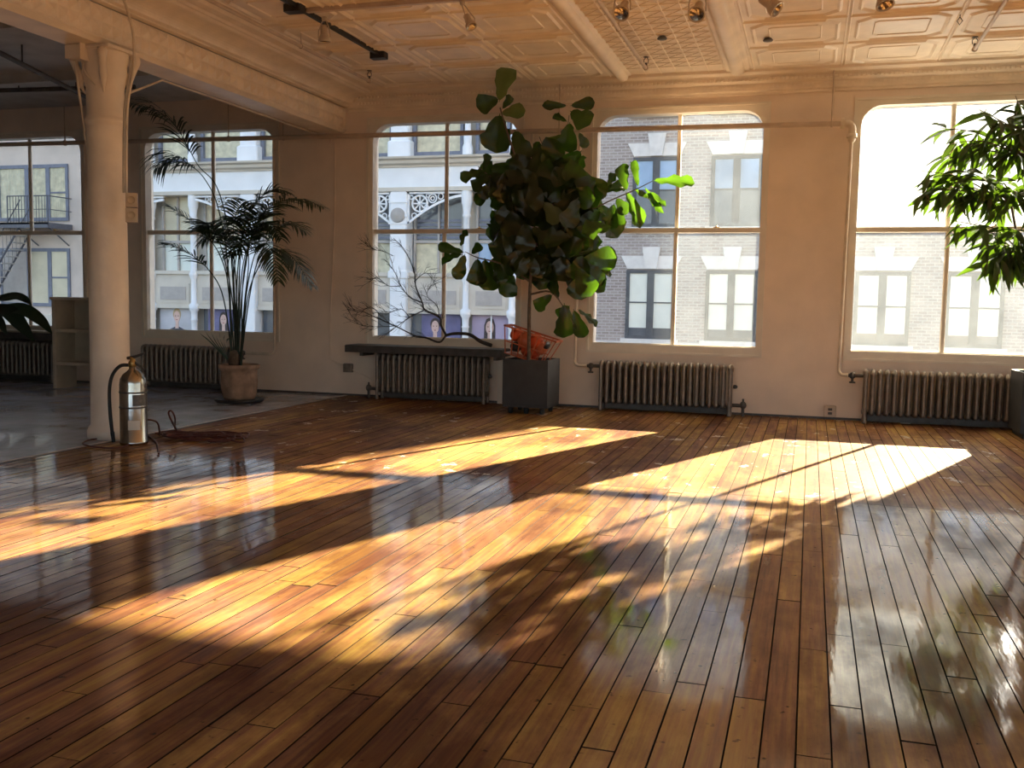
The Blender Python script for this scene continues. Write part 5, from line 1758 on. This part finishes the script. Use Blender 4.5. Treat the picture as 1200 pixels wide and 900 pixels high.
tips = [(1074, 226, -0.25), (1078, 200, -0.1), (1098, 150, 0), (1112, 168, -0.1), (1080, 212, -0.1), (1102, 186, 0.1), (1122, 200, -0.2), (1147, 128, 0), (1166, 138, -0.2), (1190, 112, 0), (1196, 150, -0.3), (1150, 165, 0.1), (1131, 232, -0.1), (1094, 222, -0.2), (1147, 212, -0.3), (1176, 188, -0.1), (1190, 228, -0.3),
        (1113, 258, -0.1), (1142, 262, -0.2), (1166, 248, 0.1), (1186, 268, -0.2), (1152, 292, -0.2), (1163, 308, -0.3), (1158, 318, -0.15), (1172, 215, 0.15), (1192, 298, 0.0), (1215, 130, 0), (1230, 180, -0.3), (1220, 240, -0.4), (1245, 280, -0.1), (1260, 160, 0.1), (1270, 220, -0.3), (1240, 110, 0), (1290, 180, 0), (1285, 260, -0.2), (1225, 305, -0.3), (1128, 178, 0.2)]
random.seed(41)
forks = [aty(1200, 300, LYC), aty(1185, 240, LYC), aty(1225, 235, LYC - 0.1), aty(1205, 185, LYC)]
trunk0 = Vector((2.09, -0.6, 0.5))
outfol = MB()
for fk in forks:
    q = bez([trunk0, trunk0.lerp(fk, 0.5) + Vector((random.uniform(-0.05, 0.05), 0.02, 0)), fk], 5)
    build(MB().tube(q, [0.024 - 0.014 * i / (len(q) - 1) for i in range(len(q))], 7), 'stem', M['bark'], lt)
for (px_, py_, dy) in tips:
    e = aty(px_, py_, LYC + dy)
    e.y = min(e.y, -0.22)
    fk = min(forks, key=lambda f: (f - e).length + (0.3 if f.z > e.z + 0.1 else 0))
    mid = fk.lerp(e, 0.55) + Vector((0, 0, 0.07))
    q = bez([fk, mid, e], 4)
    build(MB().tube(q, [0.008 - 0.005 * i / (len(q) - 1) for i in range(len(q))], 5), 'twig', M['bark'], lt)
    out_ = (e - fk).normalized()
    NL = 12
    for k in range(NL):
        t = k / NL
        p = q[min(len(q) - 1, int((0.35 + 0.65 * t) * (len(q) - 1)))]
        an = k * 2.4 + random.uniform(-0.3, 0.3)
        d = (out_ * random.uniform(0.15, 0.8) + Vector((math.cos(an), math.sin(an) * 0.8, 0)) * 0.7 + Vector((0, 0, random.uniform(-1.25, 0.05)))).normalized()
        L_ = random.uniform(0.22, 0.34)
        tip = p + d * L_
        if tip.y > -0.12:
            d.y = -abs(d.y)
        LM = frame(p, d, Vector((random.uniform(-0.6, 0.6), random.uniform(-1, 0.2), random.uniform(0.2, 1))), L_ * random.uniform(0.75, 1.0), L_, L_)
        if px_ < 1200:
            inst('leaf', LAN[k % 2], lt, LM)
        else:
            me_ = LAN[k % 2]
            outfol.add([LM @ v.co for v in me_.vertices], [tuple(pg.vertices) for pg in me_.polygons], True)
build(outfol, 'outer_foliage', M['lance'], lt, kind='stuff')

# ------------------------------------------------------------------ broad-leaf plant on the ledge at the far left
bp_ = root('broad_leaf_plant', (-10.35, -0.20, 0.656), 'dark broad-leaved potted plant arching over the pale-topped ledge', 'potted plant')
build(MB().lathe([(0.001, 0.0), (0.09, 0.0), (0.115, 0.20), (0.125, 0.21), (0.125, 0.23), (0.10, 0.225), (0.001, 0.21)], (-10.35, -0.20, 0.656), 20), 'pot', M['terra'], bp_)


def blade(pts, wid):
    q = bez(pts, 6)
    N_ = len(q)
    m = MB()
    vs = []
    for i, p in enumerate(q):
        t = i / (N_ - 1)
        w_ = wid * (0.06 if t < 0.15 else math.sin(math.pi * min(0.99, (t - 0.12) / 0.88)) ** 0.8 + 0.02)
        tan = (q[min(i + 1, N_ - 1)] - q[max(i - 1, 0)]).normalized()
        sd_ = tan.cross((CAM - p).normalized() + Vector((0, 0, 0.5)))
        sd_ = (sd_ - tan * sd_.dot(tan)).normalized()
        nz = tan.cross(sd_)
        vs += [p - sd_ * w_ + nz * 0.0, p + nz * w_ * 0.25, p + sd_ * w_]
    m.add(vs, [(3 * i + j, 3 * i + j + 1, 3 * i + j + 4, 3 * i + j + 3) for i in range(N_ - 1) for j in (0, 1)], True)
    build(m, 'leaf', M['broad'], bp_)


B0 = Vector((-10.35, -0.20, 0.87))


def Z(px, py, dy):
    return aty(px, py, dy)


blade([B0, Z(-20, 356, -0.3), Z(12, 346, -0.4), Z(28, 349, -0.5), Z(37, 358, -0.5)], 0.05)
blade([B0, Z(-20, 362, -0.4), Z(8, 364, -0.5), Z(24, 380, -0.55), Z(40, 400, -0.6)], 0.10)
blade([B0, Z(-15, 366, -0.35), Z(22, 361, -0.45), Z(46, 374, -0.5), Z(61, 391, -0.5)], 0.085)
blade([B0, Z(-20, 350, -0.25), Z(5, 349, -0.3), Z(20, 348, -0.3), Z(34, 356, -0.3)], 0.05)
blade([B0, Z(-30, 358, -0.4), Z(-5, 372, -0.6), Z(8, 392, -0.7)], 0.07)
blade([B0, Z(-60, 330, -0.3), Z(-90, 330, -0.4), Z(-110, 360, -0.5)], 0.08)
